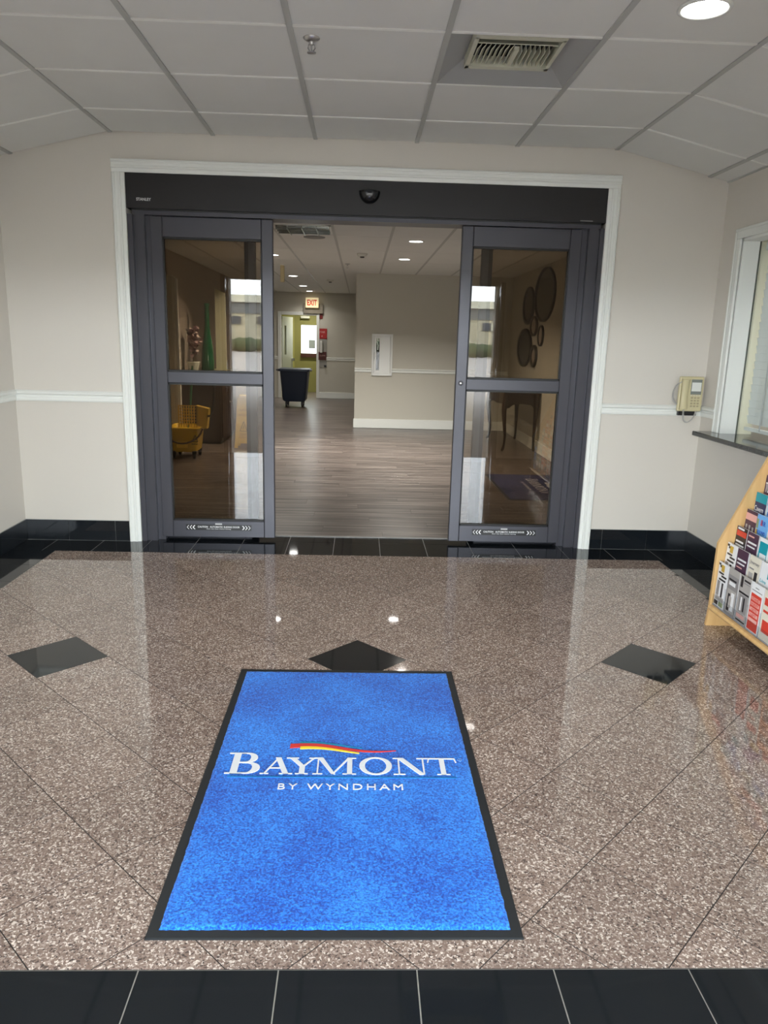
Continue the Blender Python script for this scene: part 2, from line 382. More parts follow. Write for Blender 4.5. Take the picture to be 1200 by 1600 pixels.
# black tile baseboards
def basebd(name, axis, face, sgn, a, b, joints, label):
    lo, hi = (face, face + sgn * .004) if sgn > 0 else (face + sgn * .004, face)
    B = (a, b, lo, hi, 0, .141) if axis == 'x' else (lo, hi, a, b, 0, .141)
    o = box(name, GROUT_L, B); struct(o, label, 'baseboard')
    js = [a] + [j for j in sorted(joints) if a + .02 < j < b - .02] + [b]
    for i in range(len(js) - 1):
        p, q_ = js[i] + .0015, js[i + 1] - .0015; l2, h2 = (face + sgn * .0035, face + sgn * .011) if sgn > 0 else (face + sgn * .011, face + sgn * .0035)
        (MB().box(p, q_, l2, h2, .0025, .139) if axis == 'x' else MB().box(l2, h2, p, q_, .0025, .139)).build('tile', BLACKTILE, o)
basebd('baseboard_front_left', 'x', YD, -1, XL, -1.534, [XL + .285 + .31 * k for k in range(3)], 'black tile baseboard left of the door casing')
basebd('baseboard_front_right', 'x', YD, -1, 1.599, XR, [XR - .285 - .31 * k for k in range(3)], 'black tile baseboard below the telephone')
basebd('baseboard_left', 'y', XL, 1, 1.1, YD - .012, [YD - .15 - .31 * k for k in range(13)], 'black tile baseboard along the left side wall')
basebd('baseboard_right', 'y', XR, -1, 1.1, YD - .012, [YD - .285 - .31 * k for k in range(13)], 'black tile baseboard along the right side wall')

# ================================================================== VESTIBULE CEILING
ceil = MB(); ceil.box(-2.7, 2.7, .95, 5.15, 2.78, 2.84)
ceil = ceil.build('ceiling', DARK); struct(ceil, 'vestibule drop ceiling with sloped side panels', 'ceiling')
gx = [CLX + i * (CRX - CLX) / 5 for i in range(6)]
gy = [1.1] + [4.49 - .6135 * k for k in range(5, -1, -1)] + [YD]
SL_L = math.atan2(.163, CLX - XL); SL_R = math.atan2(.167, XR - CRX)
def ctile(x0, x1, y0, y1, M=None, e=.0115):
    mb = MB(); z = CZ + .002
    mb.loft([[(x0 + e, y0 + e, z), (x1 - e, y0 + e, z), (x1 - e, y1 - e, z), (x0 + e, y1 - e, z)], [(x0 + e, y0 + e, z + .014), (x1 - e, y0 + e, z + .014), (x1 - e, y1 - e, z + .014), (x0 + e, y1 - e, z + .014)]], smooth=False, M=M)
    return mb.build('ceiling_tile', CTILE, ceil)
for i in range(5):
    for j in range(len(gy) - 1):
        if i == 3 and abs(gy[j] - 3.263) < .02: continue            # the vent's cell
        t_ = ctile(gx[i], gx[i + 1], gy[j], gy[j + 1])
ML = Matrix.Translation((CLX, 0, CZ)) @ Matrix.Rotation(-SL_L, 4, 'Y') @ Matrix.Translation((0, 0, -CZ))
MR = Matrix.Translation((CRX, 0, CZ)) @ Matrix.Rotation(SL_R, 4, 'Y') @ Matrix.Translation((0, 0, -CZ))
LL, LR = (CLX - XL) / math.cos(SL_L), (XR - CRX) / math.cos(SL_R)
for j in range(len(gy) - 1):
    ctile(-.615, 0, gy[j], gy[j + 1], ML); ctile(-LL - .02, -.615, gy[j], gy[j + 1], ML, .008)
    ctile(0, .615, gy[j], gy[j + 1], MR); ctile(.615, LR + .02, gy[j], gy[j + 1], MR, .008)
def bar(x0, x1, y0, y1, nm, m, M=None, z0=CZ - .004, z1=CZ + .012): return MB().box(x0, x1, y0, y1, z0, z1, M).build(nm, m, ceil)
for x in gx: bar(x - .012, x + .012, 1.1, YD, 'grid_runner', CGRID)
bar(-.627, -.603, 1.1, YD, 'grid_runner', CGRID, ML); bar(.603, .627, 1.1, YD, 'grid_runner', CGRID, MR)
bar(-LL - .005, -LL + .012, 1.1, YD, 'wall_angle', CGRID, ML); bar(LR - .012, LR + .005, 1.1, YD, 'wall_angle', CGRID, MR)
for y in gy[1:-1]:
    for i in range(5): bar(gx[i] + .012, gx[i + 1] - .012, y - .0075, y + .0075, 'grid_tee', CTEE, None, CZ - .0015, CZ + .01)
    bar(-.603, -.012, y - .0075, y + .0075, 'grid_tee', CTEE, ML, CZ - .0015, CZ + .01); bar(.012, .603, y - .0075, y + .0075, 'grid_tee', CTEE, MR, CZ - .0015, CZ + .01)
    bar(-LL + .01, -.627, y - .0075, y + .0075, 'grid_tee', CTEE, ML, CZ - .0015, CZ + .01); bar(.627, LR - .01, y - .0075, y + .0075, 'grid_tee', CTEE, MR, CZ - .0015, CZ + .01)
# gables above the slope ends are hidden by the panels; roof slab added over everything to shut out sky light
roof = box('roof', DARK, (-9, 9, .95, 21.5, 3.3, 3.4)); struct(roof, 'unseen flat slab added over lobby and vestibule to shut out sky light', 'roof')

def downlight(loc, label, r=.075, watts=None, group=None, ):
    t = thing('recessed_ceiling_light', label, 'light', loc, group)
    n = 28
    prof = [(r + .016, 0), (r + .014, -.005), (r + .003, -.006), (r - .001, -.001), (r - .001, .0)]
    rings = [[(rr * math.cos(2 * PI * i / n), rr * math.sin(2 * PI * i / n), z) for i in range(n)] for rr, z in prof]
    mb = MB(); mb.loft(rings, caps=False); ob = bpy.data.objects.new('trim_ring', mb.mesh('trim_ring', WHITE)); C.objects.link(ob); ob.parent = t
    mb = MB(); mb.lathe([(.004, -.001), (r - .001, -.001), (r - .001, .002), (.004, .002)], n=n, smooth=False); ob = bpy.data.objects.new('diffuser', mb.mesh('diffuser', LAMPW)); C.objects.link(ob); ob.parent = t
    ld = bpy.data.lights.new('lamp', 'AREA'); ld.shape = 'DISK'; ld.size = r * 1.7; ld.energy = LAMP_W if watts is None else watts; ld.color = (1, .95, .87); ld.spread = 2.4
    lo = bpy.data.objects.new('lamp', ld); C.objects.link(lo); lo.parent = t; lo.location = (0, 0, -.012)
    return t
downlight((1.197, 2.965, CZ + .002), 'round recessed ceiling light glowing above the vestibule, right of the air vent', .078, 5)
downlight((-1.222, 3.02, CZ + .002), 'round recessed ceiling light above the vestibule at the cut-off top left corner of the photo', .078, 5)

# ceiling air register
v = thing('air_vent', 'square ceiling air vent with pyramid surround and bent louvres', 'vent', (.624, 3.57, CZ))
VM = mat('vent_grey_enamel', (.40, .41, .41), .45); VC = mat('vent_cream_enamel', (.62, .62, .50), .45); VD = mat('vent_dark', (.01, .01, .01), .9)
x0, x1, y0, y1 = gx[3] + .008, gx[4] - .008, 3.263 + .006, 3.8765 - .006; ix0, ix1, iy0, iy1 = .44, .80, 3.33, 3.68
zt = CZ + .055
mb = MB()
mb.add([(x0, y0, CZ), (x1, y0, CZ), (x1, y1, CZ), (x0, y1, CZ), (ix0, iy0, zt), (ix1, iy0, zt), (ix1, iy1, zt), (ix0, iy1, zt)], [(0, 1, 5, 4), (1, 2, 6, 5), (2, 3, 7, 6), (3, 0, 4, 7)])
mb.add([(ix0, iy0, zt + .06), (ix1, iy0, zt + .06), (ix1, iy1, zt + .06), (ix0, iy1, zt + .06), (ix0, iy0, zt), (ix1, iy0, zt), (ix1, iy1, zt), (ix0, iy1, zt)], [(0, 1, 2, 3), (0, 1, 5, 4), (1, 2, 6, 5), (2, 3, 7, 6), (3, 0, 4, 7)])
mb.build('pyramid_surround', VM, v)
mb = MB(); zc = zt - .042
for b_ in ((ix0 - .004, ix1 + .004, iy0 - .02, iy0 + .012), (ix0 - .004, ix1 + .004, iy1 - .03, iy1 + .004), (ix0 - .006, ix0 + .012, iy0, iy1), (ix1 - .012, ix1 + .004, iy0, iy1)): mb.box(*b_, zc - .004, zt)
mb.build('register_frame', VC, v)
box('duct_opening', VD, (ix0 + .01, ix1 - .01, iy0 + .01, iy1 - .03, zt - .003, zt + .004), v)
for k in range(2):
    yy = iy0 + .035 + .045 * k
    M = Matrix.Translation((.62, yy, zc + .012)) @ Matrix.Rotation(.7, 4, 'X'); MB().box(-.165, .165, -.018, .018, -.0015, .0015, M).build('long_louvre', VC, v)
for k in range(16):
    if k == 8: continue
    xx = ix0 + .03 + .0195 * k; an = .75 if k < 8 else -.15
    M = Matrix.Translation((xx, iy0 + .215, zc + .01)) @ Matrix.Rotation(an, 4, 'Y'); MB().box(-.0012, .0012, -.085, .085, -.014, .014, M).build('louvre', VC, v)
box('centre_bar', VC, (ix0 + .03 + .0195 * 8 - .012, ix0 + .03 + .0195 * 8 + .008, iy0 + .12, iy0 + .31, zc - .002, zc + .012), v)

def sprinkler(loc, label):
    t = thing('sprinkler_head', label, 'sprinkler', loc); x, y, z = loc
    MB().lathe([(.034, 0), (.034, -.003), (.020, -.012), (.012, -.014)], (x, y, z), 20).build('escutcheon', STEEL, t)
    mb = MB(); mb.lathe([(.009, -.012), (.009, -.026), (.005, -.028)], (x, y, z), 12)
    mb.tube([(x - .011, y, z - .024), (x - .014, y, z - .038), (x - .004, y, z - .052)], .0022, 6); mb.tube([(x + .011, y, z - .024), (x + .014, y, z - .038), (x + .004, y, z - .052)], .0022, 6)
    mb.tube([(x, y, z - .028), (x, y, z - .052)], .003, 6); mb.build('frame', STEEL, t)
    MB().lathe([(.004, -.050), (.018, -.053), (.018, -.055), (.004, -.056)], (x, y, z), 16).build('deflector', STEEL, t)
sprinkler((-.221, 3.382, CZ + .002), 'chrome sprinkler head hanging from the vestibule ceiling tile')

# ================================================================== SLIDING DOOR PACKAGE
dr = thing('door_1', 'dark bronze sliding door header box and side jambs', 'door frame', (0, YD, 0), kind='structure')
hd = MB(); hd.box(-1.455, 1.527, YD - .004, 5.16, 2.122, 2.331); hd.build('header_box', BRONZE2, dr); box('track_cover', BRONZE, (-1.43, 1.502, YD + .02, 5.16, 2.089, 2.1215), dr)
MB().box(-1.43, 1.502, YD + .012, YD + .021, 2.1135, 2.1215).build('header_seam', GASKET, dr)
for sg, xo, xi in ((1, -1.455, -1.33), (-1, 1.527, 1.405)):
    mb = MB()
    steps = [(0, YD + .004), (.030, YD + .004), (.030, YD + .030), (.046, YD + .030), (.046, YD + .018), (.098, YD + .018), (.098, YD + .055), (abs(xi - xo) + .02, YD + .055), (abs(xi - xo) + .02, 5.16), (0, 5.16)]
    mb.prism([(xo + sg * a, b) for a, b in steps], 'z', 0, 2.09).build('jamb', BRONZE, dr)
PRINT = mat('silver_print', (.75, .75, .75), .5)
text_ob('brand_lettering', 'STANLEY', PRINT, dr, face_front(-1.348, YD - .0045, 2.174), width=.089, height=.017, bold=.02)
box('rating_plate', mat('scuffed_metal', (.2, .2, .2), .4), (1.36, 1.44, YD - .005, YD - .003, 2.128, 2.134), dr)

ms = thing('motion_sensor', 'black rounded motion sensor on the middle of the door header', 'sensor', (.036, YD - .004, 2.235))
rings = []
for k in range(7):
    a = PI / 2 * k / 6; rr = math.cos(a); dep = .05 * math.sin(a)
    pts = []
    for i in range(25):
        t_ = PI + PI * i / 24; pts.append((.036 + .066 * (.25 + .75 * rr if rr > 0 else .25) * math.cos(t_), YD - .004 - dep, 2.262 + (.074 * (.3 + .7 * rr)) * math.sin(t_)))
    pts += [(.036 + .05 * (.25 + .75 * rr), YD - .004 - dep, 2.266), (.036 - .05 * (.25 + .75 * rr), YD - .004 - dep, 2.266)]
    rings.append(pts)
MB().loft(rings).build('housing', mat('sensor_black', (.006, .007, .009), .22), ms)
MB().bbox(.022, .052, YD - .0575, YD - .052, 2.236, 2.243, .002).build('sensor_window', mat('sensor_lens', (.35, .36, .37), .3), ms)
MB().ball((.036, YD - .054, 2.224), .004, 8, 5).build('sensor_light', mat('sensor_lens2', (.2, .2, .25), .3), ms)

def leaf(xi, xo, label):
    """one sliding leaf; xi = meeting edge, xo = pocket edge"""
    sg = 1 if xo > xi else -1; Y0, Y1 = 5.018, 5.062
    t = thing('door_2' if sg < 0 else 'door_3', label, 'door', ((xi + xo) / 2, 5.04, .02), kind='structure')
    a, b = min(xi, xo), max(xi, xo)
    zt = 2.087
    def fr(n, x0, x1, z0, z1, d=0): return MB().bbox(x0, x1, Y0 + d, Y1 - d, z0, z1, .004, n=1).build(n, BRONZE, t)
    fr('lock_stile', *(sorted((xi, xi + sg * .072))), .022, zt); fr('hinge_stile', *(sorted((xo - sg * .074, xo))), .022, zt)
    ga, gb_ = sorted((xi + sg * .072, xo - sg * .074))
    fr('bottom_rail', ga, gb_, .022, .135, .001); fr('middle_rail', ga, gb_, 1.063, 1.134, .001); fr('top_rail', ga, gb_, 1.966, zt, .001)
    for z0, z1 in ((.135, 1.063), (1.134, 1.966)):
        mb = MB()
        for bx in ((ga, ga + .007, z0, z1), (gb_ - .007, gb_, z0, z1), (ga, gb_, z0, z0 + .012), (ga, gb_, z1 - .012, z1)): mb.box(bx[0], bx[1], Y0 + .006, Y1 - .006, bx[2], bx[3])
        mb.build('gasket', GASKET, t); box('glass_pane', TINT, (ga + .004, gb_ - .004, 5.036, 5.042, z0 + .004, z1 - .004), t)
    # warning sticker
    cx = (xi + xo) / 2 + (.012 if sg > 0 else .0); cx = -.942 * 1.008 if sg < 0 else 1.015
    zc = .090; w2, h2 = .222, .020
    st = box('warning_sticker', mat('sticker_black', (.012, .012, .012), .4), (cx - w2, cx + w2, Y0 - .0012, Y0 + .0005, zc - h2, zc + h2), t)
    WS = mat('sticker_white', (.85, .85, .85), .5)
    text_ob('lettering', 'CAUTION   AUTOMATIC SLIDING DOOR', WS, st, face_front(cx, Y0 - .0012, zc + .004), width=.285, height=.0125, bold=.015)
    text_ob('lettering', 'Door may close without warning', WS, st, face_front(cx, Y0 - .0012, zc - .011), width=.165, height=.0075, bold=.01)
    ch = MB()
    for s2 in (-1, 1):
        for k in range(3):
            x = cx + s2 * (.158 + .021 * k); d = .012 * s2; h = .014; tck = (.0085, .0065, .0048)[k] * s2
            ch.add([(x, Y0 - .0018, zc + h), (x + tck, Y0 - .0018, zc + h), (x + d + tck, Y0 - .0018, zc), (x + tck, Y0 - .0018, zc - h), (x, Y0 - .0018, zc - h), (x + d, Y0 - .0018, zc)], [(0, 1, 2, 5), (5, 2, 3, 4)])
    ch.build('arrow', WS, st)
    MB().box(cx - .023, cx + .023, Y0 - .0018, Y0, zc + .019, zc + .030).build('emblem', mat('emblem_grey', (.5, .5, .5), .5), st)
    if sg > 0:
        Mx = Matrix.Translation((xi + .035, Y0, 1.105)) @ Matrix.Rotation(PI / 2, 4, 'X')
        lk = MB().lathe([(.017, 0), (.017, .003), (.014, .004)], n=18, M=Mx).build('lock_cylinder', BRONZE, t)
        MB().lathe([(.011, .004), (.011, .0055), (.003, .006)], n=14, M=Mx).build('key_plug', STEEL, lk)
    return t
leaf(-.567, -1.332, 'left sliding door leaf, two tinted panes, mop bucket seen behind')
leaf(.630, 1.397, 'right sliding door leaf, round lock by the opening, mirrors seen behind')
def sidelite(n, xi, xo, label):
    sg = 1 if xo > xi else -1; Y0, Y1 = 5.10, 5.145; t = thing(n, label, 'window', ((xi + xo) / 2, 5.12, .0), kind='structure')
    mb = MB(); mb.box(*sorted((xi, xi + sg * .045)), Y0, Y1, 0, 2.09); mb.box(*sorted((xo - sg * .05, xo)), Y0, Y1, 0, 2.09)
    a, b = sorted((xi, xo)); mb.box(a, b, Y0, Y1, 0, .11); mb.box(a, b, Y0, Y1, 1.066, 1.13); mb.box(a, b, Y0, Y1, 1.97, 2.09); mb.build('frame', BRONZE, t)
    mb = MB(); mb.box(*sorted((xi + sg * .045, xi + sg * .072)), Y0 + .01, Y1 - .004, .11, 1.97); mb.build('inner_stile', BRONZE2, t)
    box('glass_pane', TINT, (a + .02, b - .02, 5.119, 5.125, .1, 1.07), t); box('glass_pane', TINT, (a + .02, b - .02, 5.119, 5.125, 1.125, 1.98), t)
sidelite('window_1', -.69, -1.40, 'fixed glass sidelite behind the left sliding leaf')
sidelite('window_2', .775, 1.47, 'fixed glass sidelite behind the right sliding leaf')
struct(box('trim_6', mat('dull_threshold', (.20, .19, .18), .5), (-1.40, 1.47, 5.146, 5.166, -.004, .006)), 'thin metal threshold strip between black tile and lobby planks', 'threshold')

# ================================================================== RECEPTION WINDOW (right wall)
win = thing('window_3', 'white cased sliding reception window with closed blind', 'window', (XR, 3.8, .85), kind='structure')
xc = XR - .016
def wcas(n, *b): return MB().bbox(*b, .004, n=1).build(n, WHITE, win)
wcas('casing', xc, XR, 4.690, 4.748, .85, 2.0199); wcas('casing', xc, XR, 2.89, 2.95, .85, 2.0199); wcas('casing', xc, XR, 2.89, 4.748, 2.02, 2.078)
wcas('casing_bead', xc - .008, xc - .0005, 4.730, 4.7475, .851, 2.061); wcas('casing_bead', xc - .008, xc - .0005, 2.89, 4.7475, 2.0615, 2.0775)
box('jamb', WHITE, (XR, XR + .102, 4.676, 4.694, .85, 2.022), win); box('jamb', WHITE, (XR, XR + .102, 2.95, WY1, 2.004, 2.022), win)
CREAM = mat('cream_paint', (.66, .64, .50), .6)
box('inner_jamb', CREAM, (XR + .106, XR + .20, 4.676, 4.694, .85, 2.022), win); box('inner_jamb', CREAM, (XR + .106, XR + .2, 2.95, WY1, 2.004, 2.022), win)
box('glass_track', mat('track_dark', (.06, .07, .05), .5), (XR + .100, XR + .107, 4.670, 4.678, .85, 2.01), win)
box('glass_pane', CLEAR, (XR + .101, XR + .106, 3.0, 4.671, .852, 2.008), win)
sill = MB().bbox(2.155, XR + .42, 2.85, 4.80, .821, .85, .006).build('window_sill', mat('dark_granite_sill', (.035, .038, .040), .08, mottle=.5, mscale=120), win)
bl = thing('window_blind', 'white horizontal slat blind lowered behind the reception window', 'blind', (XR + .15, 3.85, 2.0))
BLM = mat('blind_white', (.78, .80, .80), .45)
box('headrail', BLM, (XR + .128, XR + .172, 3.02, 4.655, 1.955, 2.0), bl)
sm = MB(); sm.box(-.0012, .0012, -.81, .81, -.026, .026); sme = sm.mesh('slat', BLM)
for k in range(22):
    inst('slat', sme, (0, 3.835 - 3.85 + (.002 if k % 2 else 0), 1.935 - .047 * k - 2.0), bl, (0, -.2, 0))
box('bottom_rail', BLM, (XR + .135, XR + .165, 3.03, 4.645, .880, .900), bl)
for yy in (4.45, 3.7):
    box('ladder_tape', mat('tape_grey', (.55, .57, .6), .6), (XR + .128, XR + .1295, yy - .006, yy + .006, .89, 1.96), bl)
# office behind the window
om = MB(); om.box(XR + .2, 5.0, 1.1, 1.15, 0, 2.6); om.box(XR + .2, 5.0, 5.1, 5.15, 0, 2.6); om.box(5.0, 5.05, 1.1, 5.15, 0, 2.6)
struct(om.build('wall_office', WALL), 'walls of the small office behind the reception window', 'wall')
struct(box('ceiling', CTILE, (XR + .2, 5.05, 1.1, 5.15, 2.5, 2.54)), 'ceiling of the office behind the reception window', 'ceiling')
struct(box('floor', mat('office_floor', (.2, .18, .16), .6), (XR + .2, 5.05, 1.1, 5.15, -.05, 0)), 'floor of the office behind the reception window', 'floor')
downlight((3.3, 3.8, 2.5), 'unseen light added to brighten the office behind the reception window', .075, 12)  # invented lamp, gives the office and blind some brightness
# small things lying on the sill
cb = thing('clipboard', 'dark clipboard lying on the granite sill inside the window', 'clipboard', (2.45, 4.2, .85))
MB().bbox(2.415, 2.55, 4.02, 4.26, .8505, .856, .003).build('board', BLACKP, cb); MB().bbox(2.422, 2.545, 4.04, 4.23, .856, .8572, .0006).build('paper', mat('paper', (.75, .75, .72), .7), cb)

# ================================================================== WALL TELEPHONE
PX0, PX1, PZ0, PZ1, PY = 2.086, 2.246, .965, 1.190, 4.905
ph = thing('wall_telephone', 'beige push-button telephone mounted on the wall above the chair rail', 'telephone', (2.166, YD - .03, 1.07))
MB().bbox(2.10, 2.225, 4.925, 4.943, .935, 1.15, .004).build('wall_plate', BLACKP, ph)
body = MB().bbox(PX0, PX1, PY, 4.930, PZ0, PZ1, .008).build('body', IVORY, ph)
mb = MB()
prof = []
for k in range(15):
    t_ = k / 14; z = PZ0 + .018 + t_ * .190; bulge = .012 * (abs(t_ - .5) * 2) ** 3; w_ = .020 + .003 * (abs(t_ - .5) * 2) ** 2
    d0 = PY - .002 + (.0 if t_ < .17 or t_ > .83 else -.0); d1 = PY - .022 - bulge
    prof.append([(2.118 - w_, d0, z), (2.118 - w_, d1 + .006, z), (2.118 - w_ + .006, d1, z), (2.118 + w_ - .006, d1, z), (2.118 + w_, d1 + .006, z), (2.118 + w_, d0, z)])
mb.loft(prof).build('handset', IVORY, ph)
MB().box(2.097, 2.100, PY - .004, PY, PZ0 + .012, PZ1 - .014).build('cradle_shadow', mat('ivory_shadow', (.32, .28, .15), .5), ph)  # shadow beside the handset painted as a darker ivory strip
GP = mat('grey_faceplate', (.20, .22, .20), .4)
box('faceplate', GP, (2.162, 2.232, PY - .0025, PY + .001, 1.075, 1.172), ph)
box('paper_card', mat('card_white', (.76, .78, .74), .6), (2.166, 2.228, PY - .0035, PY - .002, 1.096, 1.153), ph)
BT = mat('button_tan', (.42, .37, .24), .5)
for r_i in range(4):
    for c_i in range(3):
        x = 2.168 + .021 * c_i; z = 1.048 - .018 * r_i; MB().bbox(x, x + .014, PY - .005, PY, z, z + .010, .002, n=1).build('key_button', BT, ph)
for c_i in range(4):
    x = 2.164 + .018 * c_i; MB().bbox(x, x + .010, PY - .004, PY, 1.066, 1.071, .001, n=1).build('small_button', mat('btn_pale', (.66, .66, .6), .5), ph)
def coil(pts, n, rad, r):
    pts = [Vector(p) for p in pts]; out = []; N = n * 8
    for i in range(N + 1):
        t_ = i / N * (len(pts) - 1); k = min(int(t_), len(pts) - 2); f_ = t_ - k
        p0 = pts[max(k - 1, 0)]; p1 = pts[k]; p2 = pts[k + 1]; p3 = pts[min(k + 2, len(pts) - 1)]
        p = .5 * ((2 * p1) + (-p0 + p2) * f_ + (2 * p0 - 5 * p1 + 4 * p2 - p3) * f_ * f_ + (-p0 + 3 * p1 - 3 * p2 + p3) * f_ ** 3)
        a = 2 * PI * i / 8; out.append(p + Vector((rad * math.cos(a), rad * math.sin(a) * .7, rad * math.cos(a) * .3)))
    return out
CORD = mat('grey_cord', (.45, .44, .42), .5)
MB().tube(coil([(2.10, 4.90, 1.158), (2.066, 4.91, 1.13), (2.052, 4.915, 1.08), (2.062, 4.915, 1.03), (2.088, 4.92, 1.01)], 30, .005, .0022), .0021, 5).build('coiled_cord', CORD, ph)
MB().tube(coil([(2.124, 4.895, .975), (2.126, 4.895, .94), (2.135, 4.895, .905), (2.160, 4.90, .893), (2.188, 4.90, .915), (2.212, 4.91, .955), (2.215, 4.915, .968)], 34, .005, .0022), .0021, 5).build('coiled_cord', CORD, ph)

# ================================================================== DOOR MATS
def serif_word(poly_fn): pass
def poly_mesh(polys, z=0.0, th=.0012):
    mb = MB()
    for p in polys: mb.prism(p, 'z', z, z + th)
    return mb
def stroke(a, b, w_):
    a = Vector(a); b = Vector(b); d = (b - a).normalized(); n_ = Vector((-d.y, d.x)) * w_ / 2
    return [tuple(a - n_), tuple(b - n_), tuple(b + n_), tuple(a + n_)][::1]
def hstroke(x0, x1, x2, x3, z0, z1): return [(x0, z0), (x1, z0), (x3, z1), (x2, z1)]
def rect(x0, x1, z0, z1): return [(x0, z0), (x1, z0), (x1, z1), (x0, z1)]
def arcband(cx, cy, rx0, ry0, rx1, ry1, a0, a1, n=12):
    out = []
    for i in range(n):
        t0 = a0 + (a1 - a0) * i / n; t1 = a0 + (a1 - a0) * (i + 1) / n
        out.append([(cx + rx1 * math.cos(t0), cy + ry1 * math.sin(t0)), (cx + rx1 * math.cos(t1), cy + ry1 * math.sin(t1)), (cx + rx0 * math.cos(t1), cy + ry0 * math.sin(t1)), (cx + rx0 * math.cos(t0), cy + ry0 * math.sin(t0))])
    return out
def L_B(): # unit height; widths as fraction of height
    p = [rect(.12, .29, 0, 1), rect(0, .42, 0, .05), rect(0, .42, .95, 1), rect(.29, .48, .50, .555)]
    p += [rect(.29, .45, .95, 1), rect(.29, .48, 0, .05)]
    p += arcband(.44, .755, .10, .195, .27, .245, -PI / 2, PI / 2) + arcband(.47, .275, .15, .225, .34, .275, -PI / 2, PI / 2)
    return p, .85
def L_A():
    return [hstroke(.10, .16, .50, .56, 0, 1), hstroke(.74, .93, .42, .61, 0, 1), rect(.24, .72, .33, .38), rect(0, .28, 0, .045), rect(.62, 1.05, 0, .045)], 1.05
def L_Y():
    return [rect(.43, .60, 0, .48), hstroke(.43, .60, .08, .27, .46, 1), hstroke(.50, .58, .84, .90, .46, 1), rect(0, .38, .955, 1), rect(.70, 1.0, .955, 1), rect(.32, .71, 0, .045)], 1.0
def L_M():
    return [rect(.13, .18, 0, 1), rect(1.12, 1.29, 0, 1), hstroke(.62, .74, .12, .31, 0, 1), hstroke(.62, .68, 1.14, 1.22, 0, 1), rect(0, .32, 0, .045), rect(.98, 1.42, 0, .045), rect(0, .26, .955, 1), rect(1.14, 1.42, .955, 1)], 1.42
def L_O():
    return arcband(.55, .5, .36, .45, .55, .52, 0, 2 * PI, 28), 1.1
def L_N():
    return [rect(.15, .20, 0, 1), rect(.92, .97, 0, 1), hstroke(.80, .97, .12, .33, 0, 1), rect(0, .36, 0, .045), rect(0, .30, .955, 1), rect(.76, 1.12, .955, 1)], 1.12
def L_T():
    return [rect(.41, .58, 0, 1), rect(.06, .93, .95, 1), hstroke(.0, .04, .04, .10, .74, 1), hstroke(.95, .99, .89, .95, .74, 1), rect(.28, .71, 0, .045)], .99
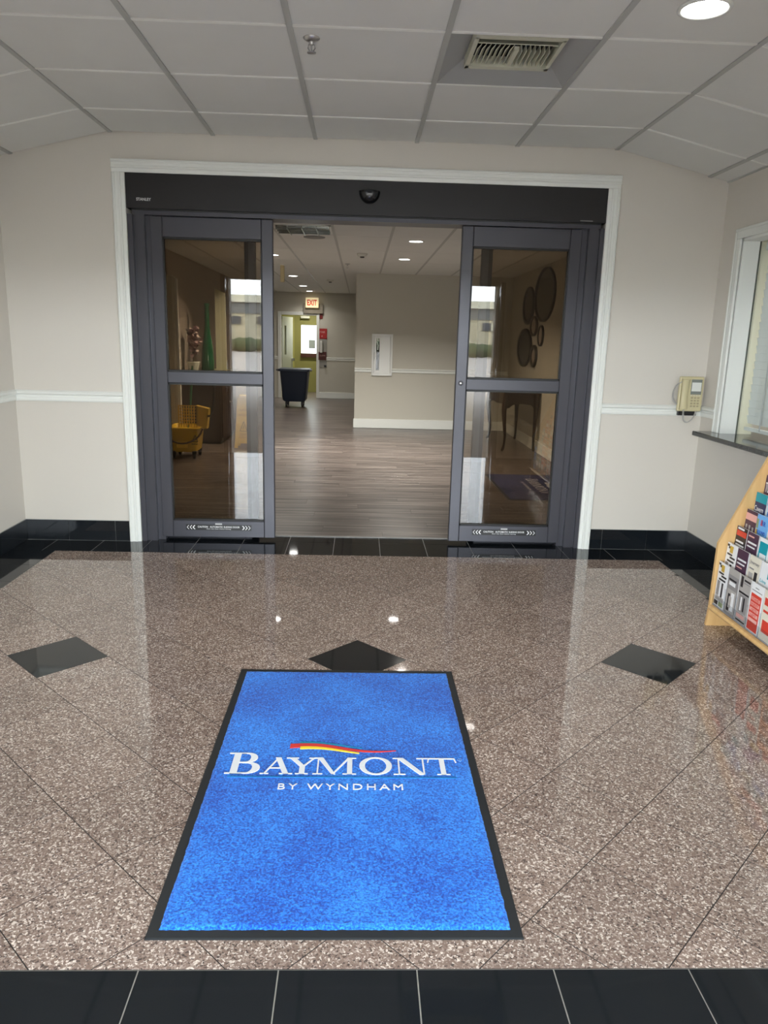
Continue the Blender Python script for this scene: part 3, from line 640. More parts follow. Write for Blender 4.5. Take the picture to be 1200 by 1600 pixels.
def doormat(name, label, cx0, cx1, cy0, cy1, pile, text_m, rot=False, colours=True, seed=3):
    t = thing(name, label, 'doormat', ((cx0 + cx1) / 2, (cy0 + cy1) / 2, 0))
    mb = MB(); X0, X1, Y0, Y1 = cx0, cx1, cy0, cy1
    ring = lambda d, z: [(X0 + d, Y0 + d, z), (X1 - d, Y0 + d, z), (X1 - d, Y1 - d, z), (X0 + d, Y1 - d, z)]
    mb.loft([ring(0, .0003), ring(0, .002), ring(.004, .0035), ring(.034, .004)], smooth=False).build('rubber_border', RUBBER, t)
    # tufted pile: a slightly uneven raised sheet
    nx, ny = (90, 150) if not rot else (40, 60); rnd = random.Random(seed); e = .027
    vs = []; fs = []
    for j in range(ny + 1):
        for i in range(nx + 1):
            x = X0 + e + (X1 - X0 - 2 * e) * i / nx; y = Y0 + e + (Y1 - Y0 - 2 * e) * j / ny
            ed = i in (0, nx) or j in (0, ny)
            if ed: x += rnd.uniform(-.0012, .0012); y += rnd.uniform(-.0012, .0012)
            vs.append((x, y, .004 if ed else .0085 + rnd.uniform(-.0006, .0006)))
    for j in range(ny):
        for i in range(nx):
            a = j * (nx + 1) + i; fs.append((a, a + 1, a + nx + 2, a + nx + 1))
    pm = MB(); pm.add(vs, fs, True); pl = pm.build('carpet_pile', pile, t)
    # logo in local coords (u right, v up) relative to the photo mat
    def place(polys, nm, m, dz=.0):
        if not rot:
            pp = [[(x, y) for x, y in p] for p in polys]
        else:      # up = +x, right = -y ; centred on the mat
            pp = [[((cx0 + cx1) / 2 + (y - 2.23), (cy0 + cy1) / 2 - (x + .034)) for x, y in p] for p in polys]
        mb = MB()
        for i_, p in enumerate(pp): mb.prism(p, 'z', .0088 + dz, .0104 + dz + (i_ % 9) * .00003)
        return mb.build(nm, m, pl)
    def letters(word):
        out = []
        for fn, x0, x1, z0, z1 in word:
            p, wd = fn()
            out += [[(x0 + a / wd * (x1 - x0), z0 + b * (z1 - z0)) for a, b in q_] for q_ in p]
        return out
    W_ = [(L_B, -.414, -.298, 2.172, 2.296), (L_A, -.300, -.196, 2.172, 2.268), (L_Y, -.221, -.115, 2.172, 2.268), (L_M, -.131, .010, 2.172, 2.269), (L_O, .020, .128, 2.172, 2.272), (L_N, .132, .250, 2.172, 2.270), (L_T, .246, .344, 2.172, 2.270)]
    place(letters(W_), 'word_lettering', text_m)
    Mt = flat(-.038, 2.103, .0090)
    if rot: Mt = Matrix(((0, 1, 0, (cx0 + cx1) / 2 - .127), (-1, 0, 0, (cy0 + cy1) / 2), (0, 0, 1, .0090), (0, 0, 0, 1)))
    text_ob('small_lettering', 'BY WYNDHAM', text_m, pl, Mt, width=.392, height=.031, ext=.0014, bold=.0, spacing=1.35)
    def wave(pts_lo, pts_hi): return [[pts_lo[i], pts_lo[i + 1], pts_hi[i + 1], pts_hi[i]] for i in range(len(pts_lo) - 1)]
    def curve(x0, x1, base, amp, n=18): return [(x0 + (x1 - x0) * i / n, base(i / n) + amp * math.sin(2 * PI * (i / n))) for i in range(n + 1)]
    cen = lambda t_: 2.340 - .022 * t_ + .013 * math.sin(2 * PI * (t_ * .95 + .02))
    def band(x0, x1, off, th0, th1, n=22):
        lo = []; hi = []
        for i in range(n + 1):
            x = x0 + (x1 - x0) * i / n; tt = (x + .217) / .357; c = cen(tt) + off(tt); th = (th0 + (th1 - th0) * i / n)
            lo.append((x, c - th / 2)); hi.append((x, c + th / 2))
        return wave(lo, hi)
    red = mat('logo_red', (.60, .035, .03), .9) if colours else text_m; ye = mat('logo_yellow', (.85, .62, .03), .9) if colours else text_m; te = mat('logo_teal', (.0, .22, .34), .9)
    if colours:
        place(band(-.185, .03, lambda t_: .017, .010, .001), 'logo_teal_wave', te)
    place(band(-.217, .145, lambda t_: -.001, .027, .003), 'logo_red_wave', red, .0002)
    place(band(-.182, .02, lambda t_: -.017, .016, .006), 'logo_yellow_wave', ye, .0004)
    if colours:
        place([rect(-.40, .335, 2.152, 2.158)], 'logo_underline', mat('logo_line_teal', (.004, .16, .46), .95))
        place(arcband(.357, 2.262, .006, .006, .008, .008, 0, 2 * PI, 14) + [rect(.355, .3565, 2.258, 2.266), rect(.3565, .359, 2.2625, 2.266)], 'registered_mark', mat('mark_blue', (.12, .30, .70), .9))
    return t
MW = mat('mat_white_print', (.72, .76, .80), .95)
doormat('doormat', 'bright blue rectangular doormat lettered BAYMONT on granite floor', -.480, .4131, 1.497, 2.966, BLUE, MW)
doormat('doormat', 'navy lettered doormat on the lobby planks behind the right glass door', 1.34, 2.20, 6.53, 7.84, NAVY, mat('mat_pale_print', (.50, .50, .56), .95), rot=True, colours=False)

# ================================================================== BROCHURE RACK
RY1, RY0 = 3.565, 2.42
rk = thing('brochure_rack', 'light maple brochure rack with sloping sides against the right wall', 'rack', (2.02, 3.0, 0))
side = [(1.782, 0), (1.79, .10), (1.793, .432), (2.13, 1.19), (2.262, 1.19), (2.262, 0)]
for yy in (RY1 - .019, RY0):
    MB().prism(side, 'y', yy, yy + .019).build('side_panel', WOOD, rk)
MB().prism([(1.802, .085), (1.785, .090), (1.779, .100), (1.785, .112), (1.800, .114), (1.99, .114), (1.99, .085)], 'y', RY0 + .019, RY1 - .019).build('bottom_shelf', WOOD, rk)
MB().prism([(1.99, .09), (2.0, .09), (2.215, 1.10), (2.205, 1.10)], 'y', RY0 + .019, RY1 - .019).build('back_panel', WOOD, rk)
MB().box(2.10, 2.262, RY0 + .019, RY1 - .019, 1.165, 1.189).build('top_shelf', WOOD, rk)
MB().prism([(2.085, 1.09), (2.097, 1.085), (2.128, 1.165), (2.116, 1.17)], 'y', RY0 + .019, RY1 - .019).build('header_board', WOOD, rk)
ACR = glass_mat('clear_acrylic', (.93, .94, .95)); LEDGE = mat('grey_acrylic_edge', (.36, .36, .40), .3)
tiers = []
for k in range(9):
    if k == 0: tiers.append((1.801, .1225))
    else: tiers.append((1.824 + .037 * (k - 1), .220 + .085 * (k - 1)))
TILT = .05
for k, (tx, tz) in enumerate(tiers):
    # tray that carries one row of brochures and its clear front
    box('tray', LEDGE, (tx - .002, tx + .034, RY0 + .02, RY1 - .02, tz - .006, tz - .001), rk)
    box('pocket_front', ACR, (tx - .006, tx - .004, RY0 + .02, RY1 - .02, tz - .006, tz + .05), rk)
    for j in range(1, 10): 
        yy = RY1 - .022 - .1095 * j
        if yy > RY0 + .05: box('pocket_divider', ACR, (tx - .004, tx + .034, yy - .001, yy + .001, tz - .006, tz + .11), rk)
PAP = mat('brochure_paper', (.62, .62, .62), .5)
COLS = {'black': (.02, .018, .022), 'navy': (.02, .03, .10), 'sky': (.16, .42, .78), 'teal': (.0, .30, .38), 'white': (.76, .77, .78), 'red': (.62, .05, .03), 'orange': (.80, .22, .03), 'cream': (.70, .66, .55), 'plum': (.07, .03, .06), 'grey': (.26, .25, .25), 'sage': (.28, .33, .16), 'ochre': (.55, .36, .05), 'pink': (.75, .40, .36), 'mid': (.40, .38, .36), 'blue': (.03, .10, .45), 'purple': (.20, .08, .28), 'pale': (.55, .66, .72)}
def pm(c): return mat('print_' + c, COLS[c], .35)
def brochure(k, j, label, base, bands, texts=(), width=.100, height=.225, group=None, tilt=TILT):
    """one brochure leaning in pocket j of tier k; bands: (u0,u1,v0,v1,colour) in 0..1 of the cover"""
    tx, tz = tiers[k]; yc = RY1 - .022 - .1095 * (j + .5) + random.uniform(-.0012, .0012)
    if k == 0: tilt = .012
    t = thing('brochure', label, 'brochure', (tx, yc, tz), group)
    M = Matrix.Translation((tx, yc, tz)) @ Matrix.Rotation(tilt + random.uniform(-.004, .010), 4, 'Y') @ Matrix.Rotation(random.uniform(-.008, .008), 4, 'X')
    th = random.uniform(.006, .010) if k else .005
    def mk(nm, m, boxes):
        mb = MB()
        for b_ in boxes: mb.box(*b_, M=M)
        return mb.build(nm, m, t)
    hw = width / 2
    mk('pages', PAP, [(.001, th, -hw, hw, 0, height)])
    mk('cover', pm(base), [(0, .001, -hw, hw, 0, height)])
    bycol = {}
    for i, (u0, u1, v0, v1, c) in enumerate(bands):   # u grows toward the camera side (-y)
        bycol.setdefault(c, []).append((-.0004 - .0001 * i, 0, hw - u1 * width, hw - u0 * width, v0 * height, v1 * height))
    for c, bs in bycol.items(): mk('cover_print', pm(c), bs)
    for s, c, u, v_, w_, h_ in texts:
        # local text frame: x -> -y, y -> +z, z -> -x
        Mt = M @ Matrix(((0, 0, -1, -.0016), (-1, 0, 0, hw - u * width), (0, 1, 0, v_ * height), (0, 0, 0, 1)))
        text_ob('cover_lettering', s, pm(c), t, Mt, width=w_ * width, height=h_ * height, ext=.0003, bold=.01)
    return t
photo = lambda c1, c2, c3, v0=.08, v1=.5: [(.08, .92, v0, v1, c1), (.2, .42, v0 + .02, v1 - .1, c2), (.5, .8, v0 + .05, v1 - .05, c3), (.32, .56, v0 + .1, v1 - .15, c1)]
lines = lambda c, v0, n, du=.1: [(du, 1 - du - .07 * (i % 3), v0 - .05 * i, v0 - .05 * i + .02, c) for i in range(n)]
zig = [(.0, .2, .92, .97, 'black'), (.15, .45, .88, .93, 'black'), (.3, .6, .80, .95, 'ochre'), (.1, .6, .74, .78, 'black'), (.4, .9, .68, .72, 'black'), (.2, .85, .60, .64, 'black'), (.1, .35, .25, .58, 'grey'), (.55, .7, .2, .56, 'black'), (.1, .9, .14, .24, 'mid'), (.5, .9, .03, .13, 'sage'), (.05, .4, .03, .12, 'black')]
brochure(0, 0, 'black and white striped brochure with ochre patch, bottom tier next to the far side panel', 'white', zig)
brochure(0, 1, 'grey photo brochure second from the far side panel on the bottom tier', 'grey', [(.0, 1, .86, 1, 'mid'), (.1, .8, .74, .78, 'black'), (.15, .75, .64, .72, 'white')] + photo('mid', 'black', 'white', .05, .55))
brochure(0, 2, 'pale brochure with a standing figures photo, bottom tier left of the red calendar-like one', 'mid', [(.1, .3, .75, .98, 'black'), (.4, .95, .90, .94, 'black'), (.4, .95, .85, .87, 'grey'), (.05, .95, .62, .66, 'black'), (.15, .9, .22, .60, 'grey'), (.3, .42, .26, .55, 'white'), (.55, .68, .26, .56, 'black'), (.1, .8, .10, .18, 'pink'), (.1, .9, .03, .06, 'black')])
brochure(0, 3, 'white and red brochure with pink lettering on the bottom tier', 'white', [(.05, .9, .02, .78, 'red'), (.3, .6, .90, .92, 'grey'), (.05, .9, .84, .855, 'grey')] + [(.1, .82, .64 - .11 * i, .71 - .11 * i, 'pink') for i in range(5)], [('STAND', 'red', .47, .675, .6, .055), ('NOBODY', 'red', .47, .565, .6, .05), ('GETS', 'red', .47, .455, .45, .05), ('LEFT', 'red', .47, .345, .45, .05)], width=.102)
brochure(1, 0, 'black and white striped brochure with ochre patch, second tier next to the far side panel', 'white', zig)
brochure(1, 1, 'dark plum and blue brochure on the second tier below its twin cover', 'plum', [(.0, 1, .0, .45, 'sky'), (.1, .9, .2, .3, 'white'), (.1, .9, .76, .80, 'white'), (.1, .8, .68, .71, 'white'), (.1, .6, .60, .62, 'pink')])
brochure(1, 2, 'pale grey brochure with a small standing figure on the second tier', 'cream', [(.1, .5, .45, .65, 'mid'), (.6, .85, .35, .70, 'black'), (.1, .85, .30, .38, 'grey'), (.1, .5, .72, .75, 'grey')], [('Journey', 'grey', .5, .86, .8, .09)])
brochure(1, 3, 'white brochure with teal script on the second tier', 'white', [(.6, .95, .70, .85, 'teal'), (.5, .9, .25, .4, 'sage')], [('Live', 'teal', .35, .62, .5, .07)])
brochure(2, 0, 'black brochure with red and white headings on the third tier by the far side panel', 'black', [(.05, .95, .80, .92, 'red'), (.1, .7, .94, .98, 'white'), (.1, .8, .66, .70, 'white'), (.1, .9, .58, .62, 'white'), (.15, .4, .25, .5, 'sage'), (.5, .85, .3, .5, 'grey')])
brochure(2, 1, 'dark plum and blue brochure on the third tier beside the teal one', 'plum', [(.0, 1, .0, .5, 'pale'), (.1, .9, .45, .55, 'sky'), (.1, .9, .76, .80, 'white'), (.1, .8, .68, .71, 'white'), (.1, .6, .90, .93, 'pink')])
brochure(2, 2, 'white brochure with a slanted teal panel on the third tier', 'white', [(.05, .75, .45, .92, 'teal'), (.15, .7, .55, .68, 'white'), (.1, .5, .2, .35, 'pale')])
brochure(2, 3, 'purple and white brochure on the third tier beside the teal panel one', 'purple', [(.1, .9, .55, .7, 'white'), (.1, .9, .2, .4, 'pink')])
brochure(3, 0, 'dark brochure with salmon band on the fourth tier by the far side panel', 'plum', [(.0, 1, .78, .93, 'pink'), (.1, .25, .58, .68, 'mid'), (.4, .55, .58, .68, 'mid'), (.7, .85, .56, .66, 'mid'), (.1, .3, .3, .36, 'pink')])
brochure(3, 1, 'sky blue ROUND ROCK brochure on the fourth tier', 'sky', [(.0, .16, .50, .68, 'ochre'), (.0, .16, .70, .9, 'sage'), (.35, .5, .78, .9, 'red')], [('RR', 'blue', .62, .84, .35, .10), ('ROUND', 'blue', .52, .64, .72, .075), ('ROCK', 'blue', .55, .50, .6, .075)])
brochure(3, 2, 'white and blue brochure on the fourth tier beside the sky blue one', 'white', [(.0, 1, .0, .45, 'blue'), (.0, 1, .42, .5, 'sky')], [('USA', 'navy', .5, .66, .6, .12)])
brochure(4, 0, 'dark teal brochure with white script on the fifth tier', 'navy', [(.0, 1, .80, 1, 'teal'), (.1, .9, .38, .44, 'white')], [('Cavern', 'white', .45, .66, .8, .12)])
brochure(4, 1, 'sky blue ROUND ROCK brochure on the fifth tier', 'sky', [(.0, .16, .60, .8, 'pale'), (.35, .5, .78, .9, 'red')], [('RR', 'blue', .62, .84, .35, .10), ('ROUND', 'blue', .52, .64, .72, .075), ('ROCK', 'blue', .55, .50, .6, .075)])
brochure(5, 0, 'dark brochure with tall white lettering on the sixth tier', 'plum', [(.1, .8, .48, .52, 'pink'), (.3, .8, .25, .42, 'sage')], [('TOUR', 'white', .45, .74, .7, .22)])
brochure(5, 1, 'grey and black brochure at the photo edge on the sixth tier', 'mid', [(.55, 1, .2, .8, 'black')])
ORD = ['first', 'second', 'third', 'fourth', 'fifth', 'sixth', 'seventh', 'eighth', 'ninth', 'tenth']
pool = [('navy', 'white'), ('teal', 'cream'), ('cream', 'red'), ('white', 'blue'), ('sage', 'white'), ('orange', 'black'), ('mid', 'plum'), ('sky', 'navy'), ('red', 'white'), ('purple', 'ochre')]
used = {(0, 0), (0, 1), (0, 2), (0, 3), (1, 0), (1, 1), (1, 2), (1, 3), (2, 0), (2, 1), (2, 2), (2, 3), (3, 0), (3, 1), (3, 2), (4, 0), (4, 1), (5, 0), (5, 1)}
n_ = 0
for k in range(9):
    for j in range(10):
        if (k, j) in used: continue
        if k > 5 and j < 0: continue
        a, b = pool[(k * 7 + j * 3) % len(pool)]; n_ += 1
        brochure(k, j, '%s and %s brochure, %s tier up, %s pocket from the far side panel' % (a, b, ORD[k], ORD[j]), a, [(.1, .9, .7, .85, b), (.1, .7, .55, .6, b), (.15, .85, .15, .4, b)], group='brochures beyond the photo edge')

# ================================================================== LOBBY SHELL
lf = box('floor', GROUT_D, (-2.6, 2.6, 5.15, 21.2, -.06, -.0025)); struct(lf, 'grey brown wood plank lobby floor', 'floor')
PW, PL_ = .1524, 1.22; yy = 5.168; row = 0; FX0, FX1 = -2.26, 2.29; cache = {}
def plank_me(x0, x1, w_=PW):
    a = (x1 - x0) / 2 - .0006; key = round(a, 3)
    if key not in cache:
        mb = MB(); b_ = w_ / 2 - .0006; mb.loft([[(-a, -b_, -.004), (a, -b_, -.004), (a, b_, -.004), (-a, b_, -.004)], [(-a, -b_, -.0006), (a, -b_, -.0006), (a, b_, -.0006), (-a, b_, -.0006)], [(-a + .0008, -b_ + .0008, 0), (a - .0008, -b_ + .0008, 0), (a - .0008, b_ - .0008, 0), (-a + .0008, b_ - .0008, 0)]], smooth=False)
        cache[key] = mb.mesh('plank', PLANK)
    return cache[key]
far = MB()
while yy < 21.1:
    off = (row * .437) % PL_; x = FX0 - off
    while x < FX1:
        a, b = max(x, FX0), min(x + PL_, FX1)
        if b - a > .05:
            if yy < 11.7: inst('plank', plank_me(a, b), ((a + b) / 2, yy + PW / 2, 0), lf)
            else:
                far.box(a + .0008, b - .0008, yy + .0008, yy + PW - .0008, -.004, 0)
        x += PL_
    yy += PW; row += 1
tag(far.build('far_plank', PLANK, lf), kind='stuff')
# walls
bw = MB(); bw.box(-.086, 2.5, YB, YC + .2, 0, 2.9)
struct(bw.build('wall_lobby_block', LWALL), 'beige lobby wall with the fire extinguisher cabinet', 'wall')
struct(box('wall_lobby_right', LWALL, (2.29, 2.5, 5.15, YB, 0, 2.9)), 'right lobby wall carrying the round mirrors', 'wall')
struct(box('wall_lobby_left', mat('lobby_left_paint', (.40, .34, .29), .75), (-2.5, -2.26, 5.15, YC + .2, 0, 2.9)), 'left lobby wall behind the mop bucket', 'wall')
DX0, DX1, DZ = -1.79, -1.00, 1.83
bw = MB(); bw.box(-2.5, DX0, YC, YC + .15, 0, 2.9); bw.box(DX1, -.05, YC, YC + .15, 0, 2.9); bw.box(DX0, DX1, YC, YC + .15, DZ, 2.9)
struct(bw.build('wall_lobby_back', LWALL), 'far lobby wall around the stair doorway', 'wall')
lc = box('ceiling', DARK, (-2.6, 2.6, 5.15, YC + .2, LZ + .1, LZ + .16)); struct(lc, 'lobby drop ceiling with two foot grid', 'ceiling')
lgx = [-.268 + .535 * k for k in range(-4, 6)]
lgy = [5.16, 6.35] + [6.35 + 1.22 * k for k in range(1, 10)]
for i in range(-1, len(lgx)):
    a = lgx[i] if i >= 0 else -2.27; b = lgx[i + 1] if i + 1 < len(lgx) else 2.29
    a, b = max(a, -2.27), min(b, 2.29)
    if b - a < .05: continue
    for j in range(len(lgy) - 1):
        y0_, y1_ = lgy[j], min(lgy[j + 1], YC)
        if y0_ > YB and a > .0: continue
        MB().box(a + .009, b - .009, y0_ + .006, y1_ - .006, LZ, LZ + .015).build('ceiling_tile', CTILE, lc)
for x in lgx:
    if x < 2.27 and x > -2.25: MB().box(x - .012, x + .012, 5.15, YC if x < -.05 else YB, LZ - .003, LZ + .01).build('grid_runner', CGRID, lc)
for y in lgy[1:-1]: MB().box(-2.26, 2.29 if y < YB else -.08, y - .006, y + .006, LZ + .001, LZ + .01).build('grid_tee', CTILE, lc)
# skirting / rails of the lobby
def skirt(n, B, label): return struct(MB().bbox(*B, .006, n=1).build(n, WHITE), label, 'moulding')
skirt('baseboard_lobby_block', (-.10, 2.285, YB - .018, YB, .002, .145), 'white baseboard under the fire extinguisher cabinet')
skirt('baseboard_lobby_right', (2.272, 2.29, 5.2, YB - .02, .002, .145), 'white baseboard under the round mirrors')
skirt('baseboard_lobby_back', (-.945, -.09, YC - .018, YC, .002, .14), 'white baseboard on the far lobby wall')
rail('trim_7', rail_prof(YB, -1, .862, .924), 'x', -.09, .168, 'white chair rail left of the extinguisher cabinet')
rail('trim_8', rail_prof(YB, -1, .862, .924), 'x', .488, 2.28, 'white chair rail right of the extinguisher cabinet')
rail('trim_9', rail_prof(YC, -1, .85, .92), 'x', -.78, -.09, 'white chair rail on the far lobby wall')
rail('trim_10', rail_prof(YC, -1, .85, .92), 'x', -2.25, -1.87, 'white chair rail left of the stair doorway')
# stair doorway casing
cs = thing('trim_11', 'white casing around the stair doorway at the end of the lobby', 'moulding', (-1.4, YC, 0), kind='structure')
for b_ in ((-1.865, DX0, YC - .02, YC, 0, 1.90), (DX1, -.935, YC - .02, YC, 0, 1.90), (DX0, DX1, YC - .02, YC, DZ, 1.90)): MB().bbox(*b_, .005, n=1).build('casing', WHITE, cs)
# stair room: olive walls, door with a daylight window
OL = mat('olive_paint', (.34, .33, .10), .7)
ob = MB(); ob.box(-2.5, -2.3, YC + .15, 19.4, 0, 2.6); ob.box(-.6, -.4, YC + .2, 19.4, 0, 2.6); ob.box(-2.5, -1.66, 19.25, 19.4, 0, 2.6); ob.box(-.66, -.4, 19.25, 19.4, 0, 2.6); ob.box(-1.66, -.66, 19.25, 19.4, 2.03, 2.6)
struct(ob.build('wall_stair', OL), 'olive walls of the stair room beyond the doorway', 'wall')
struct(box('ceiling', CREAM, (-2.5, -.4, YC + .15, 19.4, 2.4, 2.5)), 'cream ceiling of the stair room', 'ceiling')
d4 = thing('door_4', 'olive exit door in the stair room, its pane glowing in place of daylight', 'door', (-1.16, 19.3, 0), kind='structure')
mb = MB(); mb.box(-1.67, -1.49, 19.27, 19.31, .0, 2.035); mb.box(-.90, -.65, 19.27, 19.31, .0, 2.035); mb.box(-1.49, -.90, 19.27, 19.31, .0, .96); mb.box(-1.49, -.90, 19.27, 19.31, 1.64, 2.035); mb.build('door_leaf', mat('olive_door', (.24, .23, .07), .5), d4)
fg = bpy.data.materials.new('daylight_glow_glass'); fg.use_nodes = True; b_ = fg.node_tree.nodes['Principled BSDF']; b_.inputs['Base Color'].default_value = (.9, .95, 1, 1); b_.inputs['Emission Color'].default_value = (.85, .95, 1, 1); b_.inputs['Emission Strength'].default_value = 2.2  # emission stands in for daylight behind the pane
box('glowing_pane', fg, (-1.49, -.90, 19.285, 19.295, .96, 1.64), d4)
box('push_bar', mat('brown_bar', (.07, .025, .015), .4), (-1.50, -.80, 19.22, 19.27, .86, .955), d4)
box('notice_sheet', mat('notice_grey', (.30, .34, .33), .6), (-1.30, -1.14, 19.278, 19.284, 1.08, 1.29), d4)
dc = MB().bbox(-1.50, -1.28, 19.2, 19.27, 1.80, 1.86, .01).build('door_closer', mat('closer_white', (.7, .7, .6), .4), d4)
d5 = thing('door_5', 'pale narrow glazed fire door standing open in the stair doorway', 'door', (-1.74, YC + .3, 0), kind='structure')
FD = mat('fire_door_grey', (.35, .37, .30), .5)
Md = Matrix.Translation((-1.775, YC + .12, 0)) @ Matrix.Rotation(math.radians(78), 4, 'Z')
mb = MB()
for b_ in ((0, .16, 0, .04, .01, 1.8), (.30, .80, 0, .04, .01, 1.8), (.16, .30, 0, .04, .01, .95), (.16, .30, 0, .04, 1.60, 1.8)): mb.box(*b_, M=Md)
mb.build('door_leaf', FD, d5); MB().box(.16, .30, .015, .025, .95, 1.60, M=Md).build('glass_lite', CLEAR, d5)
MB().box(.70, .78, -.05, 0, .80, .86, M=Md).build('lever_handle', STEEL, d5)

downlight((-1.2, 18.4, 2.4), 'unseen light added to brighten the olive stair room', .075, 14)  # extra lamp put in to lift the dim stair room
# ---- lobby lights and ceiling things
downlight((.524, 7.808, LZ), 'nearer of the two round lights before the beige lobby wall', .068)
downlight((.509, 9.56, LZ), 'farther of the two round lights before the beige lobby wall', .068)
downlight((-1.075, 9.498, LZ), 'round lobby light near the left leaf, nearest of the row to the exit sign', .068)
downlight((-1.113, 12.697, LZ), 'round lobby light, second of the row leading to the exit sign', .074, 8)
downlight((-1.135, 15.1, LZ), 'round lobby light, third of the row leading to the exit sign', .078, 7)
downlight((-1.12, 16.8, LZ), 'round lobby light directly above the exit sign', .075, 3)
def detector(loc, label, r=.06):
    t = thing('smoke_detector', label, 'smoke detector', loc)
    MB().lathe([(r, 0), (r, -.012), (r * .8, -.03), (r * .45, -.034)], loc, 22).build('housing', mat('detector_white', (.62, .62, .56), .5), t)
    MB().lathe([(r * .42, -.034), (r * .42, -.044), (r * .3, -.05)], loc, 16).build('sensor_cap', mat('detector_dark', (.10, .10, .09), .5), t)
detector((-.004, 9.06, LZ), 'white smoke detector on the ceiling before the beige lobby wall')
detector((-.539, 13.302, LZ), 'small smoke detector in the corridor near the exit sign')
sprinkler((-.195, 10.352, LZ), 'small sprinkler head on the lobby ceiling near the wall corner')
sp = thing('ceiling_speaker', 'round grey ceiling speaker behind the egg-crate grille', 'speaker', (-.47, 7.72, LZ))
MB().lathe([(.105, 0), (.105, -.005), (.095, -.008), (.004, -.008)], (-.47, 7.72, LZ), 26).build('speaker_grille', mat('speaker_grey', (.25, .25, .24), .7), sp)
eg = thing('ceiling_grille', 'egg-crate light grille in the lobby ceiling just behind the header', 'grille', (-.53, 7.15, LZ))
mb = MB(); EGX0, EGX1, EGY0, EGY1 = -.79, -.28, 6.90, 7.42
for b_ in ((EGX0, EGX1, EGY0, EGY0 + .02), (EGX0, EGX1, EGY1 - .02, EGY1), (EGX0, EGX0 + .02, EGY0, EGY1), (EGX1 - .02, EGX1, EGY0, EGY1)): mb.box(*b_, LZ - .008, LZ)
mb.build('frame', WHITE, eg)
MIR = mat('louvre_mirror', (.35, .36, .33), .25, metal=.8)
box('reflector', MIR, (EGX0 + .02, EGX1 - .02, EGY0 + .02, EGY1 - .02, LZ - .002, LZ), eg)
for k in range(1, 4): box('blade', MIR, (EGX0 + .51 * k / 4 - .003, EGX0 + .51 * k / 4 + .003, EGY0 + .02, EGY1 - .02, LZ - .03, LZ - .002), eg)
for k in range(1, 4): box('blade', MIR, (EGX0 + .02, EGX1 - .02, EGY0 + .52 * k / 4 - .003, EGY0 + .52 * k / 4 + .003, LZ - .03, LZ - .002), eg)
hg = thing('hanging_tube', 'cream tube-shaped sign end hanging from the lobby ceiling', 'sign', (-1.087, 10.75, LZ))
MB().bbox(-1.115, -1.06, 10.72, 10.78, LZ - .23, LZ - .012, .012).build('tube_body', mat('tube_cream', (.62, .52, .30), .5), hg); MB().lathe([(.035, 0), (.035, -.010), (.02, -.014)], (-1.087, 10.75, LZ), 16).build('ceiling_cap', WHITE, hg)

# ---- exit sign with its wall box
xs_ = thing('exit_sign', 'glowing cream EXIT sign with red letters above the stair doorway', 'sign', (-1.09, YC - .1, 2.05))
box('mounting_box', mat('mount_shaded_taupe', (.26, .23, .18), .7), (-1.285, -.86, YC - .06, YC, 1.875, 2.085), xs_)  # taupe darkened to put the shade at the sign into the mount
EXW = 2.0
box('light_box', mat('exit_face', (.95, .78, .45), .5, emit=.28), (-1.235, -.955, YC - .12, YC - .06, 1.995, 2.205), xs_)
text_ob('lettering', 'EXIT', mat('exit_red', (.75, .05, .02), .5, emit=.12), xs_, face_front(-1.095, YC - .1205, 2.10), width=.215, height=.125, bold=.03)
def sign(name, label, x0, x1, z0, z1, y, m, lines_, tm, rot=0):
    t = thing(name, label, 'sign', ((x0 + x1) / 2, y, (z0 + z1) / 2)); box('board', m, (x0, x1, y - .012, y, z0, z1), t)
    for s, dz, w_, h_ in lines_: text_ob('lettering', s, tm, t, face_front((x0 + x1) / 2, y - .0125, (z0 + z1) / 2 + dz), width=w_, height=h_, bold=.01)
REDS = mat('sign_red', (.42, .03, .03), .5); PINKT = mat('sign_pale', (.7, .45, .42), .5)
sign('stair_sign', 'red square STAIR sign beside the stair doorway', -.985, -.765, 1.32, 1.55, YC, REDS, [('STAIR', .04, .13, .04), ('A', -.05, .035, .04)], PINKT)
sign('small_wall_sign', 'small dark red sign at the top corner of the stair doorway casing', -.930, -.865, 1.76, 1.87, YC, mat('sign_maroon', (.18, .015, .012), .5), [('STAIR', .03, .055, .022)], PINKT)
dp = thing('sanitizer_dispenser', 'white sanitizer dispenser with dark card on a grey wall board', 'dispenser', (-.86, YC, 1.0))
box('wall_board', mat('board_grey', (.32, .31, .28), .6), (-.955, -.765, YC - .012, YC, .70, 1.33), dp)
MB().bbox(-.92, -.86, YC - .09, YC - .012, 1.02, 1.28, .012).build('bottle', mat('bottle_white', (.7, .7, .66), .3), dp)
box('printed_card', mat('card_maroon', (.09, .02, .016), .5), (-.95, -.775, YC - .03, YC - .012, .86, 1.04), dp)
text_ob('lettering', 'CLEAN', PINKT, dp, face_front(-.862, YC - .0305, .96), width=.12, height=.03)
MB().bbox(-.83, -.775, YC - .05, YC - .012, .71, .75, .01).build('drip_spout', BLACKP, dp)

